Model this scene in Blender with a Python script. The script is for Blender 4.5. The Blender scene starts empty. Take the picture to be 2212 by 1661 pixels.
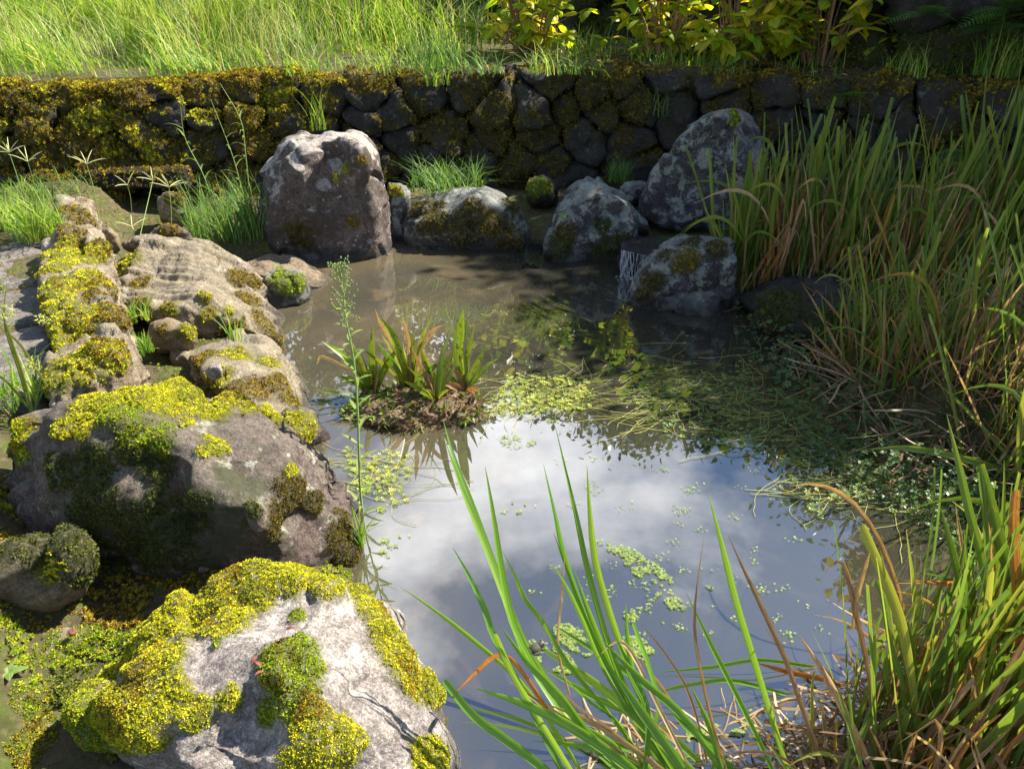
import bpy, bmesh, math, random
import numpy as np
R = math.radians
rng = np.random.default_rng(7)
random.seed(7)
sc = bpy.context.scene
col = sc.collection
# ------------------------------------------------------------------ camera
H, PITCH, F = 1.55, R(30), 1639.6
cd = bpy.data.cameras.new('camera'); cam = bpy.data.objects.new('camera', cd); col.objects.link(cam)
cam.location = (0, 0, H); cam.rotation_euler = (math.pi/2-PITCH, 0, 0)
cd.sensor_width = 36; cd.lens = 36*F/2212; cd.clip_start = .05; cd.clip_end = 600
sc.camera = cam
# ------------------------------------------------------------------ sky and sun
SUN_EL, SUN_AZ = R(47), R(24)          # azimuth measured from +x towards +y
sdir = np.array([math.cos(SUN_EL)*math.cos(SUN_AZ), math.cos(SUN_EL)*math.sin(SUN_AZ), math.sin(SUN_EL)])
w = bpy.data.worlds.new('World'); sc.world = w; w.use_nodes = True
nt = w.node_tree; nt.nodes.clear()
out = nt.nodes.new('ShaderNodeOutputWorld'); bg = nt.nodes.new('ShaderNodeBackground')
sky = nt.nodes.new('ShaderNodeTexSky'); sky.sky_type = 'NISHITA'; sky.sun_disc = False
sky.sun_elevation = SUN_EL; sky.sun_rotation = math.pi/2-SUN_AZ; sky.air_density = 1.0; sky.dust_density = .3; sky.ozone_density = 3.0
bg.inputs[1].default_value = .075
tc = nt.nodes.new('ShaderNodeTexCoord'); mp = nt.nodes.new('ShaderNodeMapping'); mp.inputs[3].default_value = (1.1, 1.1, 2.0)
mp.inputs[1].default_value = (3.3, .5, 1.2)
cn = nt.nodes.new('ShaderNodeTexNoise'); cn.inputs['Scale'].default_value = 1.7; cn.inputs['Detail'].default_value = 7; cn.inputs['Roughness'].default_value = .55
cr = nt.nodes.new('ShaderNodeValToRGB'); cr.color_ramp.elements[0].position = .54; cr.color_ramp.elements[1].position = .76
mx = nt.nodes.new('ShaderNodeMixRGB'); mx.inputs[2].default_value = (18, 18, 18.2, 1)
nt.links.new(tc.outputs['Generated'], mp.inputs[0]); nt.links.new(mp.outputs[0], cn.inputs[0]); nt.links.new(cn.outputs[0], cr.inputs[0])
nt.links.new(cr.outputs[0], mx.inputs[0]); nt.links.new(sky.outputs[0], mx.inputs[1]); nt.links.new(mx.outputs[0], bg.inputs[0]); nt.links.new(bg.outputs[0], out.inputs[0])
sl = bpy.data.lights.new('sun', 'SUN'); sl.energy = 5.0; sl.angle = R(.53); sl.color = (1, .93, .82)
so = bpy.data.objects.new('sun', sl); col.objects.link(so); so.location = (6, 3, 9)
so.rotation_euler = (math.pi/2-SUN_EL, 0, SUN_AZ+math.pi/2)
sc.view_settings.view_transform = 'Standard'; sc.view_settings.look = 'None'
sc.view_settings.exposure = 1.62; sc.view_settings.gamma = 1
sc.cycles.use_denoising = True
sc.cycles.max_bounces = 8; sc.cycles.transparent_max_bounces = 12
# ------------------------------------------------------------------ projection helpers
sp_, cp_ = math.sin(PITCH), math.cos(PITCH)
def ray(dx, dy):
    u = (dx-1106)/F; v = (830.5-dy)/F
    return np.array([u, cp_+sp_*v, -sp_+cp_*v])
def az(dx, dy, z=0.):
    d = ray(dx, dy); t = (z-H)/d[2]; return np.array([d[0]*t, d[1]*t, z])
def ay(dx, dy, Y):
    d = ray(dx, dy); t = Y/d[1]; return np.array([d[0]*t, Y, H+d[2]*t])
def proj(P):
    P = np.asarray(P, float); x = P[..., 0]; y = P[..., 1]; z = P[..., 2]-H
    dep = y*cp_-z*sp_; up = y*sp_+z*cp_
    return np.stack([1106+F*x/dep, 830.5-F*up/dep], -1)
# ------------------------------------------------------------------ noise
_pm = np.random.default_rng(3).random(65536).astype(np.float64)
def vn(p):
    i = np.floor(p).astype(np.int64); f = p-i; f = f*f*f*(f*(f*6-15)+10)
    def h(a, b, c): return _pm[(a*73856093 ^ b*19349663 ^ c*83492791) & 65535]
    x, y, z = i[..., 0], i[..., 1], i[..., 2]; fx, fy, fz = f[..., 0], f[..., 1], f[..., 2]
    def L(a, b, t): return a+(b-a)*t
    r = L(L(L(h(x, y, z), h(x+1, y, z), fx), L(h(x, y+1, z), h(x+1, y+1, z), fx), fy),
          L(L(h(x, y, z+1), h(x+1, y, z+1), fx), L(h(x, y+1, z+1), h(x+1, y+1, z+1), fx), fy), fz)
    return r*2-1
def fbm(p, o=4, g=.5):
    s = 0; a = 1.; n = 0
    for k in range(o):
        s = s+a*vn(p*(2.03**k)+17.3*k); n += a; a *= g
    return s/n*1.5
def sstep(a, b, x):
    t = np.clip((x-a)/(b-a), 0, 1); return t*t*(3-2*t)
# ------------------------------------------------------------------ mesh helpers
def mesh(name, V, Fs, mat, smooth=True, attrs=None):
    """Fs: one array of tris or quads, or a list of such arrays."""
    if not isinstance(Fs, list): Fs = [Fs]
    m = bpy.data.meshes.new(name)
    V = np.asarray(V, np.float32); nl = sum(f.size for f in Fs); nf = sum(len(f) for f in Fs)
    m.vertices.add(len(V)); m.loops.add(nl); m.polygons.add(nf)
    m.vertices.foreach_set('co', V.ravel())
    m.loops.foreach_set('vertex_index', np.concatenate([f.ravel() for f in Fs]).astype(np.int32))
    tot = np.concatenate([np.full(len(f), f.shape[1]) for f in Fs]); st = np.concatenate([[0], np.cumsum(tot)[:-1]])
    m.polygons.foreach_set('loop_start', st.astype(np.int32))
    try: m.polygons.foreach_set('loop_total', tot.astype(np.int32))
    except Exception: pass
    if smooth: m.polygons.foreach_set('use_smooth', np.ones(nf, bool))
    for k, (typ, a) in (attrs or {}).items():
        at = m.attributes.new(k, typ, 'POINT')
        a = np.asarray(a, np.float32)
        at.data.foreach_set('value' if typ == 'FLOAT' else ('vector' if typ == 'FLOAT_VECTOR' else 'color'), a.ravel())
    m.update(calc_edges=True)
    for mm in (mat if isinstance(mat, (list, tuple)) else [mat]): m.materials.append(mm)
    return m
def tag(o, label=None, cat=None, group=None, kind=None):
    if label: o['label'] = label
    if cat: o['category'] = cat
    if group: o['group'] = group
    if kind: o['kind'] = kind
    return o
def ob(name, m, loc=(0, 0, 0), parent=None, rot=None, scale=None):
    o = bpy.data.objects.new(name, m); col.objects.link(o); o.location = tuple(float(c) for c in loc)
    if rot is not None: o.rotation_euler = tuple(float(c) for c in rot)
    if scale is not None: o.scale = tuple(float(c) for c in scale)
    if parent is not None: o.parent = parent
    return o
def empty(name, loc, label=None, cat=None, group=None):
    return tag(ob(name, None, loc), label, cat, group)
def rgba(c): return (c[0], c[1], c[2], 1)
# ------------------------------------------------------------------ materials
class NT:
    def __init__(s, name):
        s.m = bpy.data.materials.new(name); s.m.use_nodes = True; s.t = s.m.node_tree; s.t.nodes.clear()
        s.out = s.n('OutputMaterial')
    def n(s, t, **kw):
        x = s.t.nodes.new('ShaderNode'+t)
        for k, v in kw.items(): setattr(x, k, v)
        return x
    def l(s, a, b): s.t.links.new(a, b)
    def noise(s, vec, scale, detail=4, rough=.55, dist=0):
        x = s.n('TexNoise'); x.inputs['Scale'].default_value = scale; x.inputs['Detail'].default_value = detail
        x.inputs['Roughness'].default_value = rough; x.inputs['Distortion'].default_value = dist
        if vec is not None: s.l(vec, x.inputs['Vector'])
        return x.outputs[0]
    def ramp(s, f, a, b, ca=(0, 0, 0), cb=(1, 1, 1)):
        x = s.n('ValToRGB'); e = x.color_ramp.elements; e[0].position = a; e[1].position = b; e[0].color = rgba(ca); e[1].color = rgba(cb)
        s.l(f, x.inputs[0]); return x.outputs[0]
    def mix(s, f, a, b, mode='MIX'):
        x = s.n('MixRGB', blend_type=mode)
        for i, v in ((0, f), (1, a), (2, b)):
            if hasattr(v, 'is_linked'): s.l(v, x.inputs[i])
            elif i == 0: x.inputs[0].default_value = v
            else: x.inputs[i].default_value = rgba(v)
        return x.outputs[0]
    def math(s, op, a, b=0.):
        x = s.n('Math', operation=op)
        for i, v in ((0, a), (1, b)):
            if hasattr(v, 'is_linked'): s.l(v, x.inputs[i])
            else: x.inputs[i].default_value = v
        return x.outputs[0]
    def attr(s, name): x = s.n('Attribute'); x.attribute_name = name; return x
    def bump(s, h, strength=.5, dist=.01):
        x = s.n('Bump'); x.inputs['Strength'].default_value = strength; x.inputs['Distance'].default_value = dist
        s.l(h, x.inputs['Height']); return x.outputs[0]
    def principled(s, colr, rough=.8, spec=.3, normal=None):
        x = s.n('BsdfPrincipled')
        if hasattr(colr, 'is_linked'): s.l(colr, x.inputs['Base Color'])
        else: x.inputs['Base Color'].default_value = rgba(colr)
        if hasattr(rough, 'is_linked'): s.l(rough, x.inputs['Roughness'])
        else: x.inputs['Roughness'].default_value = rough
        x.inputs['Specular IOR Level'].default_value = spec
        if normal is not None: s.l(normal, x.inputs['Normal'])
        return x
    def done(s, sh): s.l(sh, s.out.inputs[0]); return s.m
    def obj(s): return s.n('TexCoord').outputs['Object']
def rock_mat(name, a, b, lich=(.42, .43, .36), la=.55, stain=(.03, .03, .018), sa=.56, toppale=0., speck=.45, scale=1., moss=(.10, .09, .012), bump=.6, rough=.85, strata=False):
    t = NT(name); v = t.obj()
    mpn = t.n('Mapping'); t.l(v, mpn.inputs[0]); oi = t.n('ObjectInfo')
    cx = t.n('CombineXYZ'); t.l(t.math('MULTIPLY', oi.outputs['Random'], 37.), cx.inputs[0]); t.l(t.math('MULTIPLY', oi.outputs['Random'], 91.), cx.inputs[1])
    t.l(cx.outputs[0], mpn.inputs[1]); mpn.inputs[3].default_value = (scale,)*3; v = mpn.outputs[0]
    base = t.mix(t.ramp(t.noise(v, 5, 6, .6, .4), .38, .62), a, b)
    base = t.mix(1., base, t.ramp(t.noise(v, 24, 6, .7, .5), .32, .68, (.55, .55, .55), (1.25, 1.22, 1.18)), 'MULTIPLY')
    base = t.mix(1., base, t.ramp(t.noise(v, 170, 2, .6), .38, .6, (speck,)*3, (1.15, 1.15, 1.15)), 'MULTIPLY')
    gr = t.ramp(t.noise(v, 62, 5, .75, .3), .34, .66, (.48, .46, .44), (1.32, 1.32, 1.32)); base = t.mix(1., base, gr, 'MULTIPLY')
    base = t.mix(t.math('MULTIPLY', t.ramp(t.noise(v, 13, 8, .75, .6), .56, .66), .6), base, t.mix(1., base, (.5, .42, .34), 'MULTIPLY'))
    lm = t.ramp(t.noise(v, 9, 9, .72, .3), la, la+.05)
    vs = t.n('TexVoronoi'); vs.inputs['Scale'].default_value = 26; t.l(v, vs.inputs['Vector'])
    spot = t.math('MULTIPLY', t.ramp(t.math('ADD', vs.outputs['Distance'], t.math('MULTIPLY', t.noise(v, 60, 3), .3)), .28, .34, (1, 1, 1), (0, 0, 0)), t.ramp(t.noise(v, 7, 3), .48, .56))
    lm = t.math('MAXIMUM', lm, spot)
    if toppale:
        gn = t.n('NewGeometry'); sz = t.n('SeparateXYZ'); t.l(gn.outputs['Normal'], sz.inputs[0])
        lm = t.math('MAXIMUM', lm, t.math('MULTIPLY', t.ramp(t.math('ADD', sz.outputs[2], t.math('MULTIPLY', t.noise(v, 9, 6, .7), .8)), .82, 1.0), toppale))  # surfaces that face up turn paler
    base = t.mix(lm, base, t.mix(t.ramp(t.noise(v, 55, 4, .7), .35, .65), lich, tuple(c*.6 for c in lich)))
    sm = t.ramp(t.noise(v, 4.3, 10, .74, .2), sa, sa+.09); base = t.mix(sm, base, t.mix(t.noise(v, 60, 4), stain, tuple(c*2.2 for c in stain)))
    am = t.attr('moss'); mm = t.math('MULTIPLY', am.outputs['Fac'], t.ramp(t.noise(v, 45, 5, .7), .3, .5))
    base = t.mix(mm, base, t.mix(t.ramp(t.noise(v, 110, 3, .7), .35, .6), t.mix(.65, t.attr('moss_shadecol').outputs['Color'], (.03, .025, .01)), t.attr('moss_shadecol').outputs['Color']))
    wet = t.attr('wet'); base = t.mix(t.math('MULTIPLY', wet.outputs['Fac'], .7), base, (.012, .011, .009))
    h = t.math('ADD', t.math('MULTIPLY', t.noise(v, 22, 10, .68), 1.), t.math('MULTIPLY', t.noise(v, 110, 5, .75), .42))
    vo = t.n('TexVoronoi', feature='DISTANCE_TO_EDGE'); vo.inputs['Scale'].default_value = 7; 
    wv = t.n('MixRGB'); wv.inputs[0].default_value = .12; t.l(v, wv.inputs[1]); nn = t.n('TexNoise'); nn.inputs['Scale'].default_value = 6; nn.inputs['Detail'].default_value = 6; t.l(v, nn.inputs[0]); t.l(nn.outputs['Color'], wv.inputs[2]); t.l(wv.outputs[0], vo.inputs['Vector'])
    h = t.math('ADD', h, t.math('MULTIPLY', t.ramp(vo.outputs[0], 0, .02), .06))
    p = t.principled(base, t.math('SUBTRACT', rough, t.math('MULTIPLY', wet.outputs['Fac'], .45)), .35, t.bump(h, bump*1.4, .025))
    return t.done(p.outputs[0])
def leaf_mat(name, mode, cols=None, trans=.45, rough=.45, spec=.4, tipth=1.05):
    """mode 'blade': colours along a blade by object random; 'attr': colour attribute."""
    t = NT(name)
    if mode == 'attr':
        c = t.attr('col').outputs['Color']; bmp = None
    else:
        oi = t.n('ObjectInfo'); r = t.n('ValToRGB'); e = r.color_ramp.elements
        e[0].color = rgba(cols[0]); e[1].color = rgba(cols[-1]); e[1].position = 1.
        for k, cc in enumerate(cols[1:-1]): x = e.new((k+1)/(len(cols)-1)); x.color = rgba(cc)
        t.l(oi.outputs['Random'], r.inputs[0]); c = r.outputs[0]
        ts = t.attr('ts').outputs['Vector']; sx = t.n('SeparateXYZ'); t.l(ts, sx.inputs[0])
        mpn = t.n('Mapping'); t.l(ts, mpn.inputs[0]); mpn.inputs[3].default_value = (9, .8, 1)
        cmb = t.n('CombineXYZ'); t.l(t.math('MULTIPLY', oi.outputs['Random'], 80.), cmb.inputs[2]); t.l(cmb.outputs[0], mpn.inputs[1])
        st = t.noise(mpn.outputs[0], 1., 3, .6)
        c = t.mix(t.ramp(st, .35, .68), t.mix(1., c, (.72, .75, .8), 'MULTIPLY'), t.mix(1., c, (1.7, 1.5, 1.3), 'MULTIPLY'))
        mp2 = t.n('Mapping'); t.l(ts, mp2.inputs[0]); mp2.inputs[3].default_value = (2, 9, 1); t.l(cmb.outputs[0], mp2.inputs[1])
        sp = t.noise(mp2.outputs[0], 1.5, 5, .65)
        if mode == 'blade':
            tip = t.math('ADD', sx.outputs[1], t.math('MULTIPLY', sp, .35))
            c = t.mix(t.ramp(tip, tipth, tipth+.15), c, (.28, .17, .07))
            c = t.mix(t.ramp(sp, .57+(tipth-1.05)*.5, .68+(tipth-1.05)*.5), c, (.30, .22, .05))
        elif mode == 'tornleaf':
            tip = t.math('ADD', sx.outputs[1], t.math('MULTIPLY', sp, .9))
            c = t.mix(t.ramp(tip, 1.14, 1.36), c, (.12, .05, .035))
            c = t.mix(t.ramp(sp, .54, .64), c, (.06, .035, .02))
        elif mode == 'dry':
            c = t.mix(t.ramp(sp, .45, .7), c, t.mix(1., c, (.45, .38, .33), 'MULTIPLY'))
        elif mode == 'broad':
            c = t.mix(t.ramp(sp, .60, .72), c, (.40, .28, .02))
            vein = t.math('ABSOLUTE', t.math('SUBTRACT', sx.outputs[0], .5))
            wv = t.n('TexWave', bands_direction='Y'); mp3 = t.n('Mapping'); t.l(ts, mp3.inputs[0]); mp3.inputs[3].default_value = (1, 2.2, 1)
            cm = t.n('CombineXYZ'); t.l(sx.outputs[0], cm.inputs[0]); t.l(t.math('SUBTRACT', sx.outputs[1], t.math('MULTIPLY', vein, .7)), cm.inputs[1]); t.l(cm.outputs[0], wv.inputs[0]); wv.inputs['Scale'].default_value = 2.6
            c = t.mix(t.math('MULTIPLY', t.ramp(wv.outputs['Fac'], .85, 1.), .35), c, t.mix(1., c, (1.5, 1.5, 1.3), 'MULTIPLY'))
            c = t.mix(t.ramp(vein, .0, .03, (1, 1, 1), (0, 0, 0)), c, t.mix(1., c, (1.6, 1.5, 1.4), 'MULTIPLY'))
    p = t.principled(c, rough, spec)
    if mode == 'blade':
        t.l(t.bump(st, .4, .002), p.inputs['Normal'])
    tr = t.n('BsdfTranslucent'); t.l(t.mix(1., c, (1.25, 1.3, .7), 'MULTIPLY'), tr.inputs[0])
    ms = t.n('MixShader'); ms.inputs[0].default_value = trans; t.l(p.outputs[0], ms.inputs[1]); t.l(tr.outputs[0], ms.inputs[2])
    return t.done(ms.outputs[0])
def plain(name, a, b, scale=30, rough=.8, bump=.4, dist=.006):
    t = NT(name); v = t.obj(); n = t.noise(v, scale, 6, .65)
    return t.done(t.principled(t.mix(t.ramp(n, .35, .65), a, b), rough, .3, t.bump(n, bump, dist)).outputs[0])

M = {}
M['granite'] = rock_mat('pale_granite', (.43, .39, .355), (.28, .25, .235), (.52, .49, .44), .56, (.11, .10, .09), .60, .0, .62, 1.2)
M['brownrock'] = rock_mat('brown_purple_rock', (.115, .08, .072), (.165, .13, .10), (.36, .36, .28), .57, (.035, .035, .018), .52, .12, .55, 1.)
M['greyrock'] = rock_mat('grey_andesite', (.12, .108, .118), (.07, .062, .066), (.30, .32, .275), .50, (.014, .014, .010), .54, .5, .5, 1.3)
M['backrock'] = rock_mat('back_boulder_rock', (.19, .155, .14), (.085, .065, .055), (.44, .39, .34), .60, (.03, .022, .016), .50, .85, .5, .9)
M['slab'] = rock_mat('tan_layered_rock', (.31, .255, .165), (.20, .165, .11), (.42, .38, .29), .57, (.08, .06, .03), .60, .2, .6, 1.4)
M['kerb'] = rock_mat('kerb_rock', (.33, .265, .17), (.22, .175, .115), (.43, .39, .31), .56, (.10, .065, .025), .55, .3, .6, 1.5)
M['wall'] = rock_mat('wall_stone', (.060, .052, .045), (.032, .028, .025), (.13, .135, .10), .59, (.018, .017, .008), .50, 0., .5, 1.6)
M['darkwall'] = rock_mat('dark_wall_stone', (.07, .06, .055), (.045, .04, .037), (.10, .11, .08), .62, (.012, .013, .006), .50, 0., .5, 1.2)
M['pebble'] = rock_mat('tan_pebble', (.32, .25, .165), (.22, .17, .11), (.38, .34, .27), .62, (.08, .055, .03), .60, 0., .65, 2.)
M['paving'] = rock_mat('paving_slab', (.17, .155, .14), (.125, .112, .10), (.22, .20, .17), .62, (.08, .055, .035), .60, 0., .7, 1., bump=.3)
M['moss'] = leaf_mat('moss_tufts', 'attr', trans=.3, rough=.7, spec=.15)
M['grass'] = leaf_mat('grass_blades', 'attr', trans=.45, rough=.5, spec=.3)
M['blade'] = leaf_mat('green_reed_leaf', 'blade', [(.07, .14, .02), (.12, .18, .025), (.06, .13, .03), (.15, .23, .03), (.10, .16, .025), (.26, .28, .05), (.07, .15, .03)], .42, .38, .45)
M['iris'] = leaf_mat('bright_iris_leaf', 'blade', [(.09, .22, .02), (.14, .28, .03), (.08, .20, .03), (.20, .32, .04), (.12, .26, .03)], .42, .35, .5, 1.2)
M['dry'] = leaf_mat('dry_reed_leaf', 'dry', [(.42, .27, .14), (.30, .17, .08), (.50, .37, .22), (.24, .13, .07), (.44, .30, .17)], .3, .65, .25)
M['orange'] = leaf_mat('orange_reed_leaf', 'dry', [(.45, .20, .05), (.34, .13, .045), (.46, .32, .06)], .4, .5, .3)
M['torn'] = leaf_mat('torn_pond_leaf', 'tornleaf', [(.10, .20, .02), (.16, .24, .02), (.22, .24, .03), (.09, .17, .02)], .35, .4, .45)
M['hyd'] = leaf_mat('hydrangea_leaf', 'broad', [(.16, .30, .03), (.28, .38, .02), (.48, .44, .02), (.20, .34, .02), (.36, .42, .02), (.60, .48, .03), (.13, .26, .03)], .58, .45, .35)
M['smallleaf'] = leaf_mat('small_weed_leaf', 'attr', trans=.35, rough=.45, spec=.4)
M['stem'] = plain('woody_stem', (.20, .11, .06), (.32, .19, .10), 60)
M['greenstem'] = plain('green_stem', (.16, .26, .06), (.22, .30, .08), 60, .5)
M['bark'] = plain('tree_bark', (.10, .075, .055), (.18, .14, .11), 14, .9, .8, .03)
M['mud'] = plain('pond_mud', (.085, .055, .032), (.16, .105, .06), 45, .75, .9, .02)
M['earth'] = plain('dark_earth_and_culvert_shade', (.02, .016, .012), (.035, .028, .02), 20, .95)
M['deadflower'] = plain('dead_flower', (.22, .13, .09), (.34, .22, .15), 90, .8)
M['frog'] = plain('frog_skin', (.055, .06, .04), (.11, .10, .07), 350, .4, .4, .001)
M['redleaf'] = plain('red_fallen_leaf', (.13, .035, .025), (.20, .06, .04), 80, .6)
# water: murky body under a reflecting skin, rings spreading from the spout
SPOUT = az(1385, 592, 0)
def water_mat():
    t = NT('pond_water'); v = t.obj()
    body = t.mix(t.ramp(t.noise(v, 1.1, 4, .55, .6), .35, .68), (.055, .049, .032), (.028, .029, .025))
    body = t.mix(t.ramp(t.noise(v, 3.4, 5, .6, 1.2), .55, .75), body, (.085, .07, .046))
    sx_ = t.n('SeparateXYZ'); t.l(v, sx_.inputs[0]); leftmix = t.ramp(t.math('ADD', sx_.outputs[0], t.math('MULTIPLY', t.noise(v, 1.6, 3), .9)), .0, .55, (1, 1, 1), (0, 0, 0))
    body = t.mix(leftmix, body, t.mix(1., body, (2.3, 2.1, 1.85), 'MULTIPLY'))  # body colour paler towards the left
    sub = t.n('VectorMath', operation='SUBTRACT'); t.l(v, sub.inputs[0]); sub.inputs[1].default_value = tuple(SPOUT)
    ln = t.n('VectorMath', operation='LENGTH'); t.l(sub.outputs[0], ln.inputs[0]); r = ln.outputs['Value']
    rr = t.math('ADD', r, t.math('MULTIPLY', t.noise(v, 3., 2), .05))
    wv = t.math('SINE', t.math('MULTIPLY', rr, 2*math.pi/.062))
    amp = t.math('MULTIPLY', t.ramp(r, .25, 1.9, (1, 1, 1), (0, 0, 0)), t.ramp(t.noise(v, 2.3, 2), .42, .62))
    h = t.math('ADD', t.math('MULTIPLY', t.math('MULTIPLY', wv, amp), .00055), t.math('MULTIPLY', t.noise(v, 4., 2, .4), .0006))
    b = t.n('Bump'); b.inputs['Strength'].default_value = 1.; b.inputs['Distance'].default_value = 1.; t.l(h, b.inputs['Height'])
    df = t.n('BsdfDiffuse'); t.l(body, df.inputs[0])
    tp = t.n('BsdfTransparent'); tp.inputs[0].default_value = (.75, .68, .5, 1)
    m1 = t.n('MixShader'); m1.inputs[0].default_value = .25; t.l(df.outputs[0], m1.inputs[1]); t.l(tp.outputs[0], m1.inputs[2])
    gl = t.n('BsdfGlossy'); gl.inputs['Roughness'].default_value = .012; t.l(b.outputs[0], gl.inputs['Normal'])
    fr = t.n('Fresnel'); fr.inputs[0].default_value = 3.5; t.l(b.outputs[0], fr.inputs['Normal'])
    m2 = t.n('MixShader'); t.l(fr.outputs[0], m2.inputs[0]); t.l(m1.outputs[0], m2.inputs[1]); t.l(gl.outputs[0], m2.inputs[2])
    return t.done(m2.outputs[0])
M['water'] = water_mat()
t = NT('falling_water'); p = t.principled((.8, .85, .9), .08, .8); p.inputs['Transmission Weight'].default_value = .75; p.inputs['IOR'].default_value = 1.33; M['fall'] = t.done(p.outputs[0])
def ground_mat():
    t = NT('ground'); v = t.obj()
    c = t.mix(t.ramp(t.noise(v, 4, 6, .6), .4, .6), (.10, .075, .045), (.06, .065, .02))
    c = t.mix(t.ramp(t.noise(v, 11, 8, .7), .5, .62), c, (.085, .11, .02))
    c = t.mix(t.ramp(t.noise(v, 40, 5, .7), .5, .7), c, (.17, .125, .07))
    h = t.noise(v, 35, 8, .7)
    return t.done(t.principled(c, .9, .2, t.bump(h, .9, .03)).outputs[0])
M['ground'] = ground_mat()
# ------------------------------------------------------------------ soft convex rocks
_ico = {}
def ico(level):
    if level not in _ico:
        bm = bmesh.new(); bmesh.ops.create_icosphere(bm, subdivisions=level, radius=1)
        V = np.array([v.co[:] for v in bm.verts]); Fc = np.array([[v.index for v in f.verts] for f in bm.faces]); bm.free()
        _ico[level] = (V/np.linalg.norm(V, axis=1)[:, None], Fc)
    return _ico[level]
def hull(pts):
    bm = bmesh.new()
    for p in pts: bm.verts.new(p)
    bmesh.ops.convex_hull(bm, input=bm.verts[:]); bm.normal_update()
    N = []; D = []
    for f in bm.faces:
        n = np.array(f.normal[:]);  d = float(n@np.array(f.verts[0].co[:]))
        if np.linalg.norm(n) < .5: continue
        if d < 0: n, d = -n, -d
        if any(n@a > .995 for a in N): continue
        N.append(n); D.append(max(d, .05))
    bm.free(); return np.array(N), np.array(D)
def vnormals(V, Fc):
    a, b, c = V[Fc[:, 0]], V[Fc[:, 1]], V[Fc[:, 2]]; fn = np.cross(b-a, c-a); n = np.zeros_like(V)
    for k in range(3): np.add.at(n, Fc[:, k], fn)
    return n/np.maximum(np.linalg.norm(n, axis=1), 1e-12)[:, None]
def softrock(pts=None, level=6, k=9, seed=0, amp=.05, fine=.012, ff=9, dents=(), planes=None, strata=None, grow=1.05, facets=0, cut=(.74, .94), crag=0.):
    d, Fc = ico(level)
    if planes is None:
        pts = np.array(pts); c = pts.mean(0); e = np.maximum((pts.max(0)-pts.min(0))/2, .02); N, D = hull((pts-c)/e)
    else:
        N, D, c, e = planes
    s = np.maximum(d@N.T, 0)/D; r = (s**k).sum(1)**(-1/k)*grow
    if facets:
        rg = np.random.default_rng(seed+500); pp = d*r[:, None]
        for j in range(facets):
            u = rg.normal(0, 1, 3); u /= np.linalg.norm(u); N = np.concatenate([N, u[None]]); D = np.append(D, (pp@u).max()*rg.uniform(*cut))
        s = np.maximum(d@N.T, 0)/D; r = (s**k).sum(1)**(-1/k)*(grow+.035)
    r = r*(1+amp*fbm(d*1.7+seed*3.1, 3)+amp*.5*fbm(d*4.3+seed*1.7, 3))
    V = c+e*d*r[:, None]
    n = vnormals(V, Fc)
    g = fbm(V*ff+seed*7.7, 6, .62); rid = 1-np.abs(fbm(V*ff*.45+seed*5.1+9, 4))*2
    V = V+n*(fine*(g*.8+rid*.35-.2))[:, None]
    if crag:
        rg = np.random.default_rng(seed+900); lo_, hi_ = V.min(0), V.max(0); m_ = 46; cpt = V[rg.integers(0, len(V), m_)]+rg.normal(0, .02, (m_, 3)); ext = float((hi_-lo_).max())
        q = V+.06*ext*np.stack([fbm(V*5/ext+1, 3), fbm(V*5/ext+21, 3), fbm(V*5/ext+41, 3)], -1)
        d2 = ((q[:, None]-cpt[None])**2).sum(-1); o_ = np.argsort(d2, axis=1)[:, :2]; ar = np.arange(len(V)); d0, d1 = np.sqrt(d2[ar, o_[:, 0]]), np.sqrt(d2[ar, o_[:, 1]])
        off = rg.uniform(-1, 1, m_); tl = rg.normal(0, .13, (m_, 3)); dp0 = off[o_[:, 0]]*crag*ext+((q-cpt[o_[:, 0]])*tl[o_[:, 0]]).sum(1); dp1 = off[o_[:, 1]]*crag*ext+((q-cpt[o_[:, 1]])*tl[o_[:, 1]]).sum(1)
        wb = .5-.5*sstep(0, .016*ext, d1-d0); dp = dp0*(1-wb)+dp1*wb; V = V+n*dp[:, None]; n = vnormals(V, Fc)
    if strata is not None:
        ax, fr, am = strata; q = V*0; q[:, 0] = (V@np.array(ax))*fr; q[:, 1:] = V[:, 1:]*1.5
        st = fbm(q+seed, 3); V = V+n*(am*(np.sign(st)*np.abs(st)**.6))[:, None]
    n = vnormals(V, Fc)
    for (dx, dy, rad, dep) in dents:
        i = pick(V, n, dx, dy); w = np.exp(-((V-V[i])**2).sum(1)/rad**2); V = V-n[i]*(w*dep)[:, None]
    return V, Fc, vnormals(V, Fc)
def pick(V, n, dx, dy):
    q = proj(V); dd = np.hypot(q[:, 0]-dx, q[:, 1]-dy); toc = np.array([0, 0, H])-V
    dd = dd+np.where((n*toc).sum(1) > 0, 0, 1e4)
    near = dd < dd.min()+12
    dist = np.linalg.norm(toc, axis=1)+np.where(near, 0, 1e3); return int(np.argmin(dist))
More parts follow.
